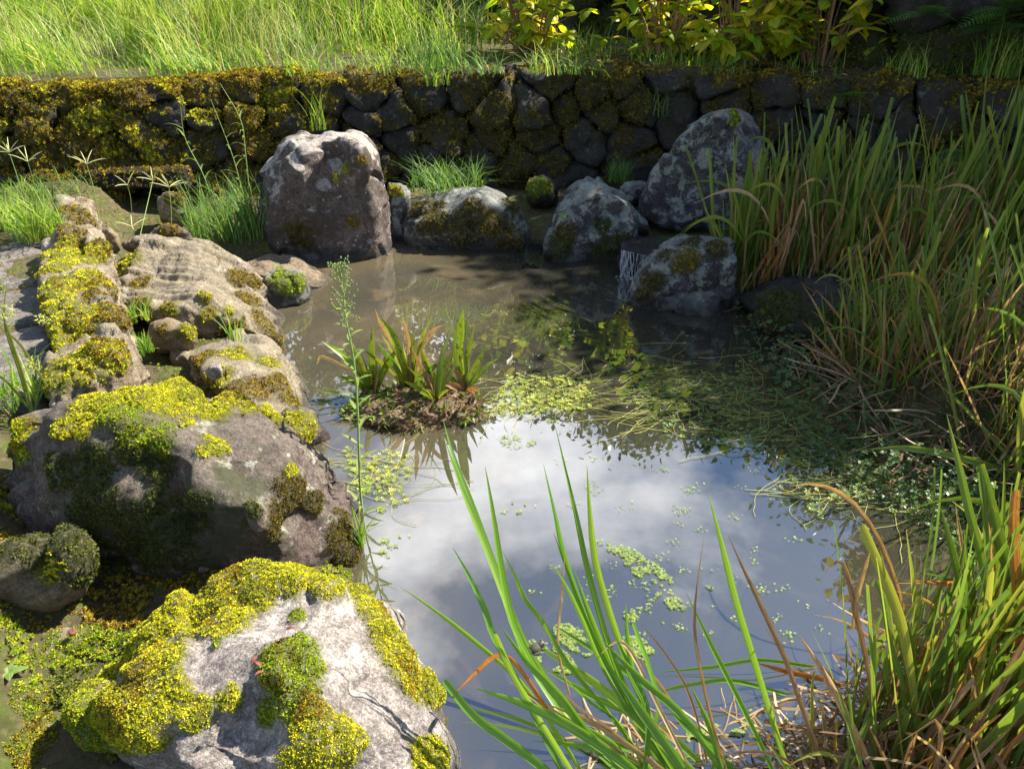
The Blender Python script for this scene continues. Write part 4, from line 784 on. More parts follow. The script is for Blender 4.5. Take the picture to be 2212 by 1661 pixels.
for lb, base, lv in [
  ('pond plant on the island, leftmost, with a drooping brown leaf', (808, 855, .0), [([(806, 702), (803, 760), (806, 828), (808, 860)], .034, 0), ([(865, 741), (835, 790), (813, 838), (810, 860)], .026, 0), ([(694, 736), (740, 765), (783, 812), (805, 850)], .026, 0), ([(684, 788), (695, 771), (739, 791), (786, 815), (806, 850)], .016, 1), ([(692, 843), (739, 855), (776, 889), (800, 905)], .020, 0), ([(775, 800), (785, 850), (800, 890)], .018, 2)]),
  ('pond plant on the island with many long brown tips, second from its left', (886, 845, .03), [([(810, 667), (822, 700), (840, 728), (870, 795), (884, 845)], .020, 1), ([(820, 684), (850, 728), (874, 795), (886, 845)], .028, 0), ([(870, 684), (878, 720), (884, 760), (886, 845)], .020, 1), ([(892, 717), (888, 770), (887, 845)], .026, 0), ([(934, 682), (910, 735), (895, 788), (887, 845)], .022, 2), ([(963, 701), (934, 717), (907, 761), (890, 840)], .018, 1), ([(925, 720), (905, 770), (889, 840)], .022, 0)]),
  ('small pond plant in the middle of the island with a pale green curled leaf', (942, 870, .03), [([(909, 751), (920, 785), (936, 820), (942, 870)], .026, 0), ([(973, 717), (955, 768), (944, 830), (943, 870)], .024, 2), ([(900, 815), (925, 812), (940, 850)], .014, 1), ([(960, 760), (950, 820), (944, 868)], .020, 0)]),
  ('pond plant on the island, rightmost, with the broadest green leaf', (1003, 850, .02), [([(1001, 669), (992, 721), (990, 770), (1000, 848)], .036, 0), ([(1010, 687), (1000, 740), (1000, 840)], .020, 2), ([(1026, 701), (1012, 755), (1005, 815), (1003, 850)], .026, 0), ([(995, 748), (1002, 790), (1002, 850)], .034, 0), ([(951, 775), (975, 790), (995, 818), (1002, 848)], .018, 1), ([(968, 902), (985, 875), (1008, 848)], .020, 1), ([(1030, 860), (1018, 835), (1006, 830)], .014, 1)])]:
    b = az(*base); r = empty('pond_plant', b, lb, 'pond plant', PG)
    for pts, wd, kind in lv:
        o = hero(r, pts, wd, 'torn' if kind != 1 else 'dry', b[1], rng.uniform(-.08, .08), 'point', kind > 0, rng.uniform(-.9, .9))
    for i in range(11):
        a = rng.random()*6.283; L = rng.uniform(.14, .30); el = rng.uniform(.85, 1.45); d_ = np.array([math.cos(a)*math.cos(el), math.sin(a)*math.cos(el), math.sin(el)]); P = np.stack([d_*L*t_+np.array([0, 0, -.10*t_*t_*math.cos(el)]) for t_ in np.linspace(0, 1, 9)]); v, f, ts = strip(P, wprof(9, rng.uniform(.014, .028), 'point', True), np.array([math.cos(a+1), math.sin(a+1), .2])+0*P)
        ob('leaf', mesh('leaf', v, f, M['torn' if i < 9 else 'dry'], True, {'ts': ('FLOAT_VECTOR', ts)}), parent=r)
# ================================================================== tall weed with buds
def tube(P, r, k=5):
    P = np.array(P); T = np.gradient(P, axis=0); T /= np.linalg.norm(T, axis=1)[:, None]; u, v = basis(T); a = np.arange(k)*2*math.pi/k
    rr = np.broadcast_to(np.asarray(r, float), (len(P),))
    V = (P[:, None]+rr[:, None, None]*(u[:, None]*np.cos(a)[None, :, None]+v[:, None]*np.sin(a)[None, :, None])).reshape(-1, 3)
    i = np.arange(len(P)-1)[:, None]*k+np.arange(k)[None]; j = np.arange(len(P)-1)[:, None]*k+(np.arange(k)[None]+1) % k
    return V, np.stack([i, j, j+k, i+k], -1).reshape(-1, 4)
def jointubes(L):
    V = []; Fc = []; o = 0
    for v, f in L: V.append(v); Fc.append(f+o); o += len(v)
    return np.concatenate(V), np.concatenate(Fc)
sw = catmull([ay(x, y, 1.87+.13*(1112-y)/535) for x, y in [(786, 1125), (778, 1050), (774, 923), (771, 855), (763, 768), (749, 697), (738, 610), (735, 580)]], 30)
wd_ = empty('fleabane_weed', sw[0], 'tall thin weed with a branched bud head rising between largest boulder and island', 'weed'); L0 = np.array(wd_.location)
v, f = tube(sw, np.linspace(.0042, .002, 30)); ob('stem', mesh('stem', v-L0, f, M['greenstem']), parent=wd_)
M['weedleaf'] = leaf_mat('grey_green_weed_leaf', 'blade', [(.13, .22, .06), (.16, .25, .07), (.20, .28, .06)], .4, .5, .3)
for i in range(34):
    t = .06+.72*i/34; p = sw[int(t*29)]; a = i*2.4; L = .085*(1-t*.55); d = np.array([math.cos(a), math.sin(a), .75]); d /= np.linalg.norm(d)
    P = np.stack([p+d*L*s+np.array([0, 0, -.02*s*s]) for s in np.linspace(0, 1, 7)]); v, f, ts = strip(P, .011*np.sin(np.pi*np.clip(np.linspace(.08, .98, 7), 0, 1)), np.array([0, 0, 1.])+0*P, .15)
    ob('leaf', mesh('leaf', v-L0, f, M['weedleaf'], True, {'ts': ('FLOAT_VECTOR', ts)}), parent=wd_)
bt = []; bud = []
for i in range(30):
    t = .70+.29*i/30; p = sw[int(t*29)]; a = i*2.4; L = .075*(1.15-t)/.45*rng.uniform(.7, 1.1); d = np.array([math.cos(a), math.sin(a), 1.5]); d /= np.linalg.norm(d)
    P = np.stack([p+d*L*s for s in np.linspace(0, 1, 4)]); bt.append(tube(P, .0011, 4))
    for k in range(5): bud.append(P[-1-(k % 2)]+rng.normal(0, .008, 3)+np.array([0, 0, .004]))
v, f = jointubes(bt); ob('branches', mesh('branches', v-L0, f, M['greenstem']), parent=wd_)
sv, sf = ico(1); bud = np.array(bud); v, f, cc = scatter(sv*np.array([.6, .6, 1.1]), sf, bud, np.tile([[0, 0, 1.]], (len(bud), 1)), rng.uniform(.003, .005, len(bud)), np.tile([[.24, .30, .10]], (len(bud), 1)), .3)
o = ob('buds', mesh('buds', v-L0, f, M['smallleaf'], True, {'col': ('FLOAT_COLOR', cc)}), parent=wd_); o['kind'] = 'stuff'
# ================================================================== moss cushions on the left bank soil
x = np.concatenate([rng.uniform(-1.9, -.35, 19000), rng.uniform(-4.2, -.6, 12000)]); y = np.concatenate([rng.uniform(.75, 1.75, 19000), rng.uniform(1.7, 4.9, 12000)])
p3 = np.stack([x, y, 0*x], -1); k = (sdf_poly(x, y, POND) > .02) & (behind(x, y, WALL) < 0) & (fbm(p3*6, 3)+.4*fbm(p3*18, 2) > -.15); x, y, p3 = x[k], y[k], p3[k]; n = len(x)
P = np.stack([x, y, gz(x, y)+.012*(fbm(p3*20, 2)+.6)], -1); q = fbm(p3*5+3, 2); cs = np.where((q > .25)[:, None], pal(MC['o'], n), np.where((q < -.35)[:, None], pal(MC['d'], n)*1.6, pal(MC['g'], n)*.8))
v, f, cc = scatter(TV, TF, P, np.tile([[0, 0, 1.]], (n, 1)), rng.uniform(.005, .010, n), cs, .45)
tag(ob('ground_moss', mesh('ground_moss', v, f, M['moss'], True, {'col': ('FLOAT_COLOR', cc)})), 'green and rusty moss cushions on the soil between the left boulders', 'moss', None, 'stuff')
# ================================================================== grass masses
def grass(P, h, wdt, colr, bend=.5, segs=3, dirs=None):
    k = len(P); a = rng.random(k)*6.283 if dirs is None else dirs; L = np.stack([np.cos(a), np.sin(a), 0*a], -1); S = np.stack([-np.sin(a), np.cos(a), 0*a], -1)
    bd = np.abs(rng.normal(bend, bend*.5, k)); lv = []
    for j in range(segs+1):
        t = j/segs; c = P+np.array([0, 0, 1.])*(h*(t-.28*bd*t*t))[:, None]+L*(h*bd*t*t)[:, None]; ww = wdt*(1-.9*t**1.5)/2
        lv += [c-S*ww[:, None], c+S*ww[:, None]]
    V = np.stack(lv, 1).reshape(-1, 3); n = 2*(segs+1); q = np.array([[2*j, 2*j+1, 2*j+3, 2*j+2] for j in range(segs)]); Fq = (q[None]+(np.arange(k)*n)[:, None, None]).reshape(-1, 4)
    return V, Fq, np.repeat(np.concatenate([colr, np.ones((k, 1))], 1), n, 0)
GC = [(.16, .29, .03), (.24, .37, .04), (.33, .42, .06), (.09, .20, .02), (.40, .41, .12), (.12, .25, .03)]
def region(x0, x1, y0, y1, n): x = rng.uniform(x0, x1, n); y = rng.uniform(y0, y1, n); return x, y
# terrace grass
x, y = region(-7.5, .9, 4.6, 11, 90000); b1 = behind(x, y, WALL); b2 = behind(x, y, WALL2); p2 = np.stack([x, y, 0*x], -1)
dn = np.where(x < -.9, 1., np.clip(1-(x+.9)/1.9, 0, 1)*.5)*np.clip(.55+.6*fbm(p2*1.3, 3), .05, 1)*sstep(.1, .5, b1+.15)*np.where((b2 > -.2) & (x > -1.4), 0, 1)
k = rng.random(len(x)) < dn; x, y, b1 = x[k], y[k], b1[k]; n = len(x); hh = (.06+.30*sstep(.15, 2.2, b1)*(.75+.5*fbm(np.stack([x, y, 0*x], -1)*.9+3, 2))*sstep(.8, -1.2, x)+.05)*rng.uniform(.5, 1.2, n)
pz = np.stack([x, y, 0*x], -1); cl = fbm(pz*3.1+7, 2); kk = cl > -.75; hh = hh*np.clip(1+1.0*cl, .25, 2.1); ci = pal(GC, n)*(1+.22*fbm(pz*1.7+2, 2))[:, None]; dry = rng.random(n) < .06; ci[dry] = pal([(.46, .40, .20), (.38, .30, .14)], int(dry.sum()))
v, f, cc = grass(put(x, y), hh, rng.uniform(.003, .009, n)*(1+.8*(cl > .45)), ci, .75, 3, fbm(pz*1.1+40, 2)*4+rng.normal(0, 1.0, n))
tag(ob('grass', mesh('grass', v, f, M['grass'], True, {'col': ('FLOAT_COLOR', cc)})), 'bright sunlit grass covering the terrace above the wall', 'grass', None, 'stuff')
# seed-head haze on the terrace: fine pale stalks
x, y = region(-6.5, -.2, 5.4, 9.5, 5000); k = (behind(x, y, WALL) > .5) & (rng.random(5000) < np.clip(.4+.5*fbm(np.stack([x, y, 0*x], -1)*1.1+9, 2), 0, 1)); x, y = x[k], y[k]; n = len(x)
v, f, cc = grass(put(x, y)+np.array([0, 0, .08]), rng.uniform(.22, .5, n), rng.uniform(.002, .005, n), pal([(.50, .50, .24), (.42, .46, .2), (.54, .48, .28)], n), .7)
tag(ob('seed_grass', mesh('seed_grass', v, f, M['grass'], True, {'col': ('FLOAT_COLOR', cc)})), 'pale seeding grass stalks waving over the terrace grass', 'grass', None, 'stuff')
# sparse weeds on the right part of the terrace and leaf litter
x, y = region(.2, 4, 4.4, 7.2, 16000); b1 = behind(x, y, WALL); b2 = behind(x, y, WALL2); k = (b1 > .12) & (b2 < -.05) & (rng.random(16000) < np.clip(.15+.5*fbm(np.stack([x, y, 0*x], -1)*2.5, 2), 0.02, 1)); x, y = x[k], y[k]; n = len(x)
v, f, cc = grass(put(x, y), rng.uniform(.05, .2, n), rng.uniform(.004, .009, n), pal(GC[:4], n), .6)
P = put(*region(.2, 4, 4.9, 6.8, 3500)); k = (behind(P[:, 0], P[:, 1], WALL) > .05) & (behind(P[:, 0], P[:, 1], WALL2) < 0); P = P[k]+np.array([0, 0, .01])
tag(ob('weeds', mesh('weeds', v, f, M['grass'], True, {'col': ('FLOAT_COLOR', cc)})), 'sparse short weeds under the bushes on the terrace', 'weeds', None, 'stuff')
v, f, cc = scatter(LV*np.array([1, 1.4, .6]), LF, P, np.tile([[0, 0, 1.]], (len(P), 1)), rng.uniform(.02, .06, len(P)), pal([(.30, .17, .08), (.22, .11, .05), (.38, .26, .12)], len(P)), .35)
tag(ob('leaf_litter', mesh('leaf_litter', v, f, M['smallleaf'], True, {'col': ('FLOAT_COLOR', cc)})), 'brown fallen leaves scattered under the bushes on the terrace', 'leaf litter', None, 'stuff')
# grass tufts (things)
def tuft(base, n, h, spread, label, cs=GC, bend=.6, w_=(.004, .009), group='grass tufts growing among the stones'):
    base = np.array(base, float); a = rng.random(n)*6.283; r = spread*np.sqrt(rng.random(n)); P = base+np.stack([r*np.cos(a), r*np.sin(a), 0*a], -1)
    v, f, cc = grass(P, h*rng.uniform(.45, 1.1, n), rng.uniform(*w_, n), pal(cs, n), bend, 4)
    return tag(ob('grass_tuft', mesh('grass_tuft', v-base, f, M['grass'], True, {'col': ('FLOAT_COLOR', cc)}), base), label, 'grass', group)
DG = [(.10, .20, .05), (.14, .25, .06), (.08, .16, .04), (.2, .3, .06)]
tuft(ay(505, 500, 4.35), 420, .34, .26, 'dense grass tuft between culvert and tall squarish boulder', DG)
tuft(ay(965, 405, 4.75), 320, .20, .24, 'grass tuft growing behind the broad moss-draped boulder', DG, .8)
tuft(ay(1335, 392, 4.95), 120, .16, .07, 'small fine grass tuft at the wall foot behind the spotted boulder', DG, .4)
tuft(az(90, 510, .3), 260, .24, .12, 'bright grass tuft on the paving beside the farthest kerb stones', GC)
tuft(az(110, 425, .25), 150, .16, .22, 'short grass tuft at the wall foot behind the farthest kerb stone', DG, .7)
tuft(az(20, 415, .25), 170, .15, .26, 'short grass tuft at the wall foot by the left edge', GC, .7)
tuft(az(20, 490, .3), 160, .22, .14, 'wispy grass at the left edge of the paving below the wall', GC)
tuft(az(50, 860, .3), 90, .17, .10, 'grass tuft at the left edge just behind the largest boulder', GC)
tuft(az(300, 690, .2), 60, .10, .05, 'little weed tuft in the gap between kerb and flat rock', GC)
tuft(az(305, 760, .2), 70, .09, .05, 'little weed tuft beside the rounded brown stone', GC)
tuft(az(510, 740, .16), 20, .16, .03, 'thin grass sprig at the near end of the flat rock', GC, .3)
tuft(az(775, 1180, .02), 40, .14, .02, 'small grass sprig rooted at the waterline end of the largest boulder', GC, .4)
tuft(ay(690, 280, 5.1), 26, .32, .05, 'upright grass sprig growing out of the wall above the tall boulder', GC, .35)
tuft(ay(945, 185, 5.25), 40, .3, .08, 'grass hanging over the wall edge near its middle', GC, 1.1)
tuft(ay(1420, 250, 5.3), 26, .35, .08, 'thin grass trailing down the shaded wall near the leaning slab', DG, 1.2)
for bx, by, hh, lb in [(480, 105, .65, 'tall upright grass clump on the terrace, at the left of the upright ones'), (730, 85, .75, 'tall dark green grass clump on the terrace in the middle of the upright ones'), (860, 80, .7, 'tall yellowing grass clump on the terrace beside the first bush'), (330, 110, .55, 'arching grass clump toward the left of the terrace')]:
    b = az(bx, by, .84); tuft(b, 160, hh, .2, lb, [(.16, .26, .03), (.24, .32, .04), (.34, .34, .04)], .3, (.008, .014), 'tall grass clumps on the terrace')
tuft(az(1180, 160, .84), 60, .22, .12, 'grass tuft at the wall edge below the first bush', GC)
tuft(az(940, 150, .84), 160, .30, .2, 'leafy weed tuft at the wall edge left of the first bush', DG, .5)
tuft(az(2150, 165, .86), 90, .34, .14, 'sunlit grass tuft on the terrace edge above the tallest reeds', GC, .4)
tuft(az(1960, 165, .86), 60, .22, .12, 'small sunlit weed tuft on the terrace behind the reeds', GC, .4)
for i, (wx_, lb) in enumerate([(150, 'grass hanging over the wall edge near the left side of the picture'), (420, 'grass hanging over the wall edge above the culvert'), (640, 'grass hanging over the wall edge left of the tall boulder top'), (820, 'grass hanging over the wall edge right of the tall boulder top'), (1040, 'grass hanging over the wall edge below the first bush'), (1260, 'grass hanging over the wall edge between first and second bush'), (1560, 'grass hanging over the wall edge above the leaning slab')]):
    tuft(az(wx_, 158, .83), 55, .20, .16, lb, GC if i < 4 else DG, 1.3, (.004, .009), 'grass hanging over the wall edge')
# finger grass
def finger(base, top, label, k=6, L=.10):
    base, top = np.array(base), np.array(top); r = empty('finger_grass', base, label, 'grass', 'finger grasses by the paving')
    P = catmull([base, (base+top)/2+np.array([.01, 0, .02]), top], 10); v, f = tube(P, np.linspace(.0025, .0014, 10), 4); ob('stem', mesh('stem', v-base, f, M['greenstem']), parent=r)
    for i in range(k):
        a = i*6.283/k+rng.random(); el = rng.uniform(.3, 1.1); d = np.array([math.cos(a)*math.cos(el), math.sin(a)*math.cos(el), math.sin(el)]); Q = np.stack([top+d*L*s+np.array([0, 0, -.02*s*s]) for s in np.linspace(0, 1, 5)]); v, f = tube(Q, [.0014, .0026, .0026, .0022, .0008], 4)
        ob('spike', mesh('spike', v-base, f, M['spike']), parent=r)
M['spike'] = plain('grass_spike', (.34, .36, .14), (.42, .42, .20), 200, .7)
for bx, by, z, tx, ty, Y, lb, k in [(370, 520, .2, 365, 405, 3.9, 'finger grass with the fullest head, before the short post stone', 9), (215, 480, .3, 187, 355, 3.9, 'finger grass standing upright at the far end of the kerb', 6), (285, 470, .2, 275, 400, 4.2, 'three-fingered grass arching over the dark culvert', 3), (300, 520, .2, 330, 390, 4.2, 'leaning finger grass with open spikes above the culvert', 5), (60, 480, .3, 20, 330, 3.9, 'finger grass at the left edge in front of the orange moss', 7), (90, 480, .3, 60, 350, 3.8, 'finger grass just inside the left edge, thin spikes', 6), (290, 530, .2, 285, 490, 3.7, 'lowest finger grass, in front of the culvert mouth', 4)]:
    finger(az(bx, by, z), ay(tx, ty, Y), lb, k)
# stalks beside the tall boulder
for pts, lb in [([(540, 470), (520, 400), (500, 330), (455, 215)], 'tall seeding stalk bending over the wall left of the tall boulder'), ([(545, 480), (530, 330), (520, 260), (475, 180)], 'longest grass stalk reaching the wall top beside the tall boulder'), ([(470, 470), (440, 380), (400, 300), (390, 230)], 'leafy stalk in front of the orange moss on the wall')]:
    P = catmull([ay(x, y, 4.5) for x, y in pts], 14); r = empty('grass_stalk', P[0], lb, 'grass', 'tall stalks before the wall'); v, f = tube(P, np.linspace(.004, .0015, 14), 4); ob('stem', mesh('stem', v-P[0], f, M['greenstem']), parent=r)
    for i in range(9):
        p = P[2+i]; a = rng.random()*6.283; L = rng.uniform(.07, .14); d = np.array([math.cos(a)*.8, math.sin(a)*.8, .7]); Q = np.stack([p+d*L*s+np.array([0, 0, -.07*s*s]) for s in np.linspace(0, 1, 6)]); v, f, ts = strip(Q, .010*np.clip(np.linspace(1.1, 0, 6), .05, 1), np.array([0, 0, 1.])+0*Q, .15)
        ob('leaf', mesh('leaf', v-P[0], f, M['weedleaf'], True, {'ts': ('FLOAT_VECTOR', ts)}), parent=r)
# ================================================================== sedge at the left edge
sg = empty('sedge', az(60, 890, .3), 'yellow-green sedge with drooping seed heads at the left edge above the big boulder', 'sedge')
for pts, wdt in [([(0, 660), (25, 740), (55, 830), (70, 890)], .010), ([(-10, 700), (40, 740), (80, 800), (105, 840)], .008), ([(15, 600), (10, 700), (40, 800), (65, 890)], .006), ([(90, 790), (85, 830), (75, 890)], .006), ([(-20, 800), (20, 830), (60, 880)], .008), ([(110, 800), (90, 850), (70, 890)], .006)]:
    hero(sg, pts, wdt, 'blade', 2.0, .05)
sh = np.concatenate([rng.normal(ay(90, 690, 2.03), .008, (60, 3)), rng.normal(ay(12, 675, 2.03), .014, (80, 3)), rng.normal(ay(70, 790, 2.0), .010, (60, 3))])
v, f, cc = scatter(LV, LF, sh, np.tile([[0, -.3, .8]], (len(sh), 1)), rng.uniform(.008, .016, len(sh)), pal([(.40, .40, .08), (.32, .36, .08)], len(sh)), .7)
o = ob('seed_heads', mesh('seed_heads', v-np.array(sg.location), f, M['smallleaf'], True, {'col': ('FLOAT_COLOR', cc)}), parent=sg); o['kind'] = 'stuff'
# ================================================================== low creeping plants on the right bank
ros = []; rf = []
for i in range(5):
    a = i*2*math.pi/5; d = np.array([math.cos(a), math.sin(a), .25]); s = np.array([-math.sin(a), math.cos(a), 0]); b = len(ros); ros += [d*.1, d*.6+s*.32, d*1.0, d*.6-s*.32]; rf += [(b, b+1, b+2), (b, b+2, b+3)]
ROS, ROSF = np.array(ros), np.array(rf)
def inpoly(q, P): return sdf_poly(q[:, 0], q[:, 1], np.array(P, float)) < 0
q = np.stack([rng.uniform(1580, 2400, 5500), rng.uniform(520, 1150, 5500)], -1)
q = q[inpoly(q, [(1600, 640), (1600, 540), (1800, 540), (2400, 540), (2400, 1150), (2150, 1100), (1900, 960), (1760, 860), (1680, 740)])]
P = np.array([az(a, b, .2) for a, b in q]); P = put(P[:, 0], P[:, 1]); P[:, 2] = np.maximum(P[:, 2], 0)+np.abs(rng.normal(0, .07, len(P)))*sstep(-.6, .6, fbm(P*3, 2))
v, f, cc = scatter(ROS, ROSF, P, np.tile([[-.1, -.2, 1.]], (len(P), 1)), rng.uniform(.007, .020, len(P)), pal([(.05, .10, .025), (.07, .14, .03), (.04, .08, .025), (.10, .15, .03)], len(P)), .5)
tag(ob('creeping_plants', mesh('creeping_plants', v, f, M['smallleaf'], True, {'col': ('FLOAT_COLOR', cc)})), 'tangle of small-leaved creeping plants at the feet of the bank reeds', 'ground cover', None, 'stuff')
# dead leaf litter among the bank reeds and the near reeds
def litter(poly, n, z, name, label, ln=(.08, .32), jt=.28):
    P = np.array(poly, float); q = np.stack([rng.uniform(P[:, 0].min(), P[:, 0].max(), n*2), rng.uniform(P[:, 1].min(), P[:, 1].max(), n*2)], -1); q = q[inpoly(q, poly)]
    W = np.array([az(a, b, z) for a, b in q]); W[:, 2] = np.maximum(gz(W[:, 0], W[:, 1]), .002)+np.abs(rng.normal(0, .05 if jt > .1 else .004, len(W))); k = len(W)
    tt = np.linspace(-.5, .5, 7); RV = np.stack([np.stack([tt, .013+0*tt+.03*np.sin(5*tt), .03*np.cos(4*tt)], -1), np.stack([tt, -.013+0*tt+.03*np.sin(5*tt), .03*np.cos(4*tt)-.008], -1)], 1).reshape(-1, 3); RF = np.array([(2*j, 2*j+1, 2*j+3, 2*j+2) for j in range(6)])
    v, f, cc = scatter(RV, RF, W, np.tile([[0, 0, 1.]], (k, 1)), rng.uniform(*ln, k), pal([(.36, .25, .14), (.26, .17, .09), (.42, .32, .20), (.18, .11, .06)], k), jt)
    tag(ob(name, mesh(name, v, f, M['grass'], True, {'col': ('FLOAT_COLOR', cc)})), label, 'leaf litter', None, 'stuff')
litter([(1600, 560), (2300, 540), (2300, 1000), (2000, 900), (1750, 700)], 600, .25, 'dry_litter', 'brown dead reed leaves matted on the shaded bank')
litter([(1780, 1480), (1950, 1400), (2300, 1350), (2300, 1750), (1700, 1750)], 190, .05, 'dry_litter', 'tan dead reed leaves heaped among the sunlit reeds')
litter([(1250, 1560), (1500, 1480), (1800, 1500), (1800, 1750), (1250, 1750)], 45, .02, 'dry_litter', 'few tan dead leaves lying in the water at the foot of the tall clump', (.06, .22), .05)
# ================================================================== floating weeds
def floaters(polys, n, size, cs, thr, f0, name, label, strands=0, z=.004):
    Ps = []; 
    for poly, share in polys:
        P = np.array(poly, float); m = int(n*share); q = np.stack([rng.uniform(P[:, 0].min(), P[:, 0].max(), m*3), rng.uniform(P[:, 1].min(), P[:, 1].max(), m*3)], -1)
        W = np.array([az(a, b, 0) for a, b in q]); d = sdf_poly(q[:, 0], q[:, 1], P)/(60.)
        keep = (-d*1.2+fbm(W*f0+4, 4)*1.1 > thr); W = W[keep][:m]; Ps.append(W)
    cl_ = np.concatenate([pal([(.34, .38, .06), (.26, .32, .05), (.42, .42, .08), (.18, .26, .05)] if j != 1 else cs, len(p_)) for j, p_ in enumerate(Ps)])  # sunlit tones painted into the open patches, shaded tones into the right one
    W = np.concatenate(Ps); W[:, 2] = z+rng.random(len(W))*.004; k = len(W)
    v, f, cc = scatter(ROS, ROSF, W, np.tile([[0, 0, 1.]], (k, 1)), rng.uniform(*size, k), cl_, .12); parts = [(v, f, cc)]
    o = tag(ob(name, mesh(name, v, f, M['smallleaf'], True, {'col': ('FLOAT_COLOR', cc)})), label, 'water weed', None, 'stuff')
    if strands:
        L = []
        for i in range(strands):
            p = W[int(rng.integers(k))].copy(); a = rng.normal(2.6, .6)+math.pi*(rng.random() < .5); ln = rng.uniform(.10, .34); n_ = 9; Q = [p]
            for j in range(n_): a += rng.normal(0, .22); Q.append(Q[-1]+np.array([math.cos(a), -math.sin(a)*.8, 0])*ln/n_)
            Q = np.array(Q); Q[:, 2] = .002+.004*rng.random(); L.append(tube(Q, rng.uniform(.0006, .0012), 3))
        v, f = jointubes(L); tag(ob(name+'_stems', mesh(name+'_stems', v, f, M['weedstem'])), 'trailing stems of '+label, 'water weed', None, 'stuff')
M['weedstem'] = plain('water_weed_stem', (.26, .28, .05), (.34, .32, .08), 90, .5)
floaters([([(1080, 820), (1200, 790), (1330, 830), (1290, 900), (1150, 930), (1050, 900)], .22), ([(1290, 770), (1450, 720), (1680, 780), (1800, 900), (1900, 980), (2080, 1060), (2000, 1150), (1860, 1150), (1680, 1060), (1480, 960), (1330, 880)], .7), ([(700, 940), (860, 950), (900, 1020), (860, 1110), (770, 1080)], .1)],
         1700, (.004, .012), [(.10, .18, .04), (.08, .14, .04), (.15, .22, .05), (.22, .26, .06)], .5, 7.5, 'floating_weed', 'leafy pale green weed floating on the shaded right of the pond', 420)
duck = []
for cx, cy, rx, ry, tl in [(1100, 955, 60, 14, 0), (1110, 1098, 50, 12, 0), (850, 1178, 42, 22, -.4), (1340, 1190, 55, 12, .35), (1400, 1235, 60, 22, .5), (1340, 1262, 30, 25, 0), (1450, 1300, 45, 18, .2), (1365, 1325, 18, 22, 0), (1535, 1290, 40, 20, .3), (1170, 900, 60, 10, .2), (1250, 1385, 60, 25, .5), (1190, 1420, 60, 25, .5), (1560, 1610, 90, 40, .2), (1650, 1560, 50, 30, 0), (1380, 1400, 40, 20, .6), (1120, 860, 60, 14, 0)]:
    m = int(rx*ry*.42); a = rng.random(m)*6.283; r = np.sqrt(rng.random(m)); xx = rx*r*np.cos(a); yy = ry*r*np.sin(a); q = np.stack([cx+xx*math.cos(tl)-yy*math.sin(tl), cy+xx*math.sin(tl)+yy*math.cos(tl)], -1)
    W = np.array([az(*t_, 0) for t_ in q]); W = W[fbm(W*13+2, 3)+.9*fbm(W*42, 2) > .22]; duck.append(W)
for i in range(70):
    cx, cy = rng.uniform(1150, 1780), rng.uniform(980, 1420); m = int(rng.integers(2, 14)); duck.append(np.array([az(cx+rng.normal(0, 9), cy+rng.normal(0, 5), 0) for _ in range(m)]))
W = np.concatenate(duck); W[:, 2] = .004+.002*rng.random(len(W)); k = len(W)
v, f, cc = scatter(ROS*np.array([1, 1, .3]), ROSF, W, np.tile([[0, 0, 1.]], (k, 1)), rng.uniform(.0022, .0046, k), pal([(.26, .34, .06), (.18, .28, .06), (.34, .38, .08), (.13, .22, .06)], k), .08)
tag(ob('duckweed', mesh('duckweed', v, f, M['smallleaf'], True, {'col': ('FLOAT_COLOR', cc)})), 'pale yellow-green duckweed rafts on the open sky-reflecting water', 'duckweed', None, 'stuff')
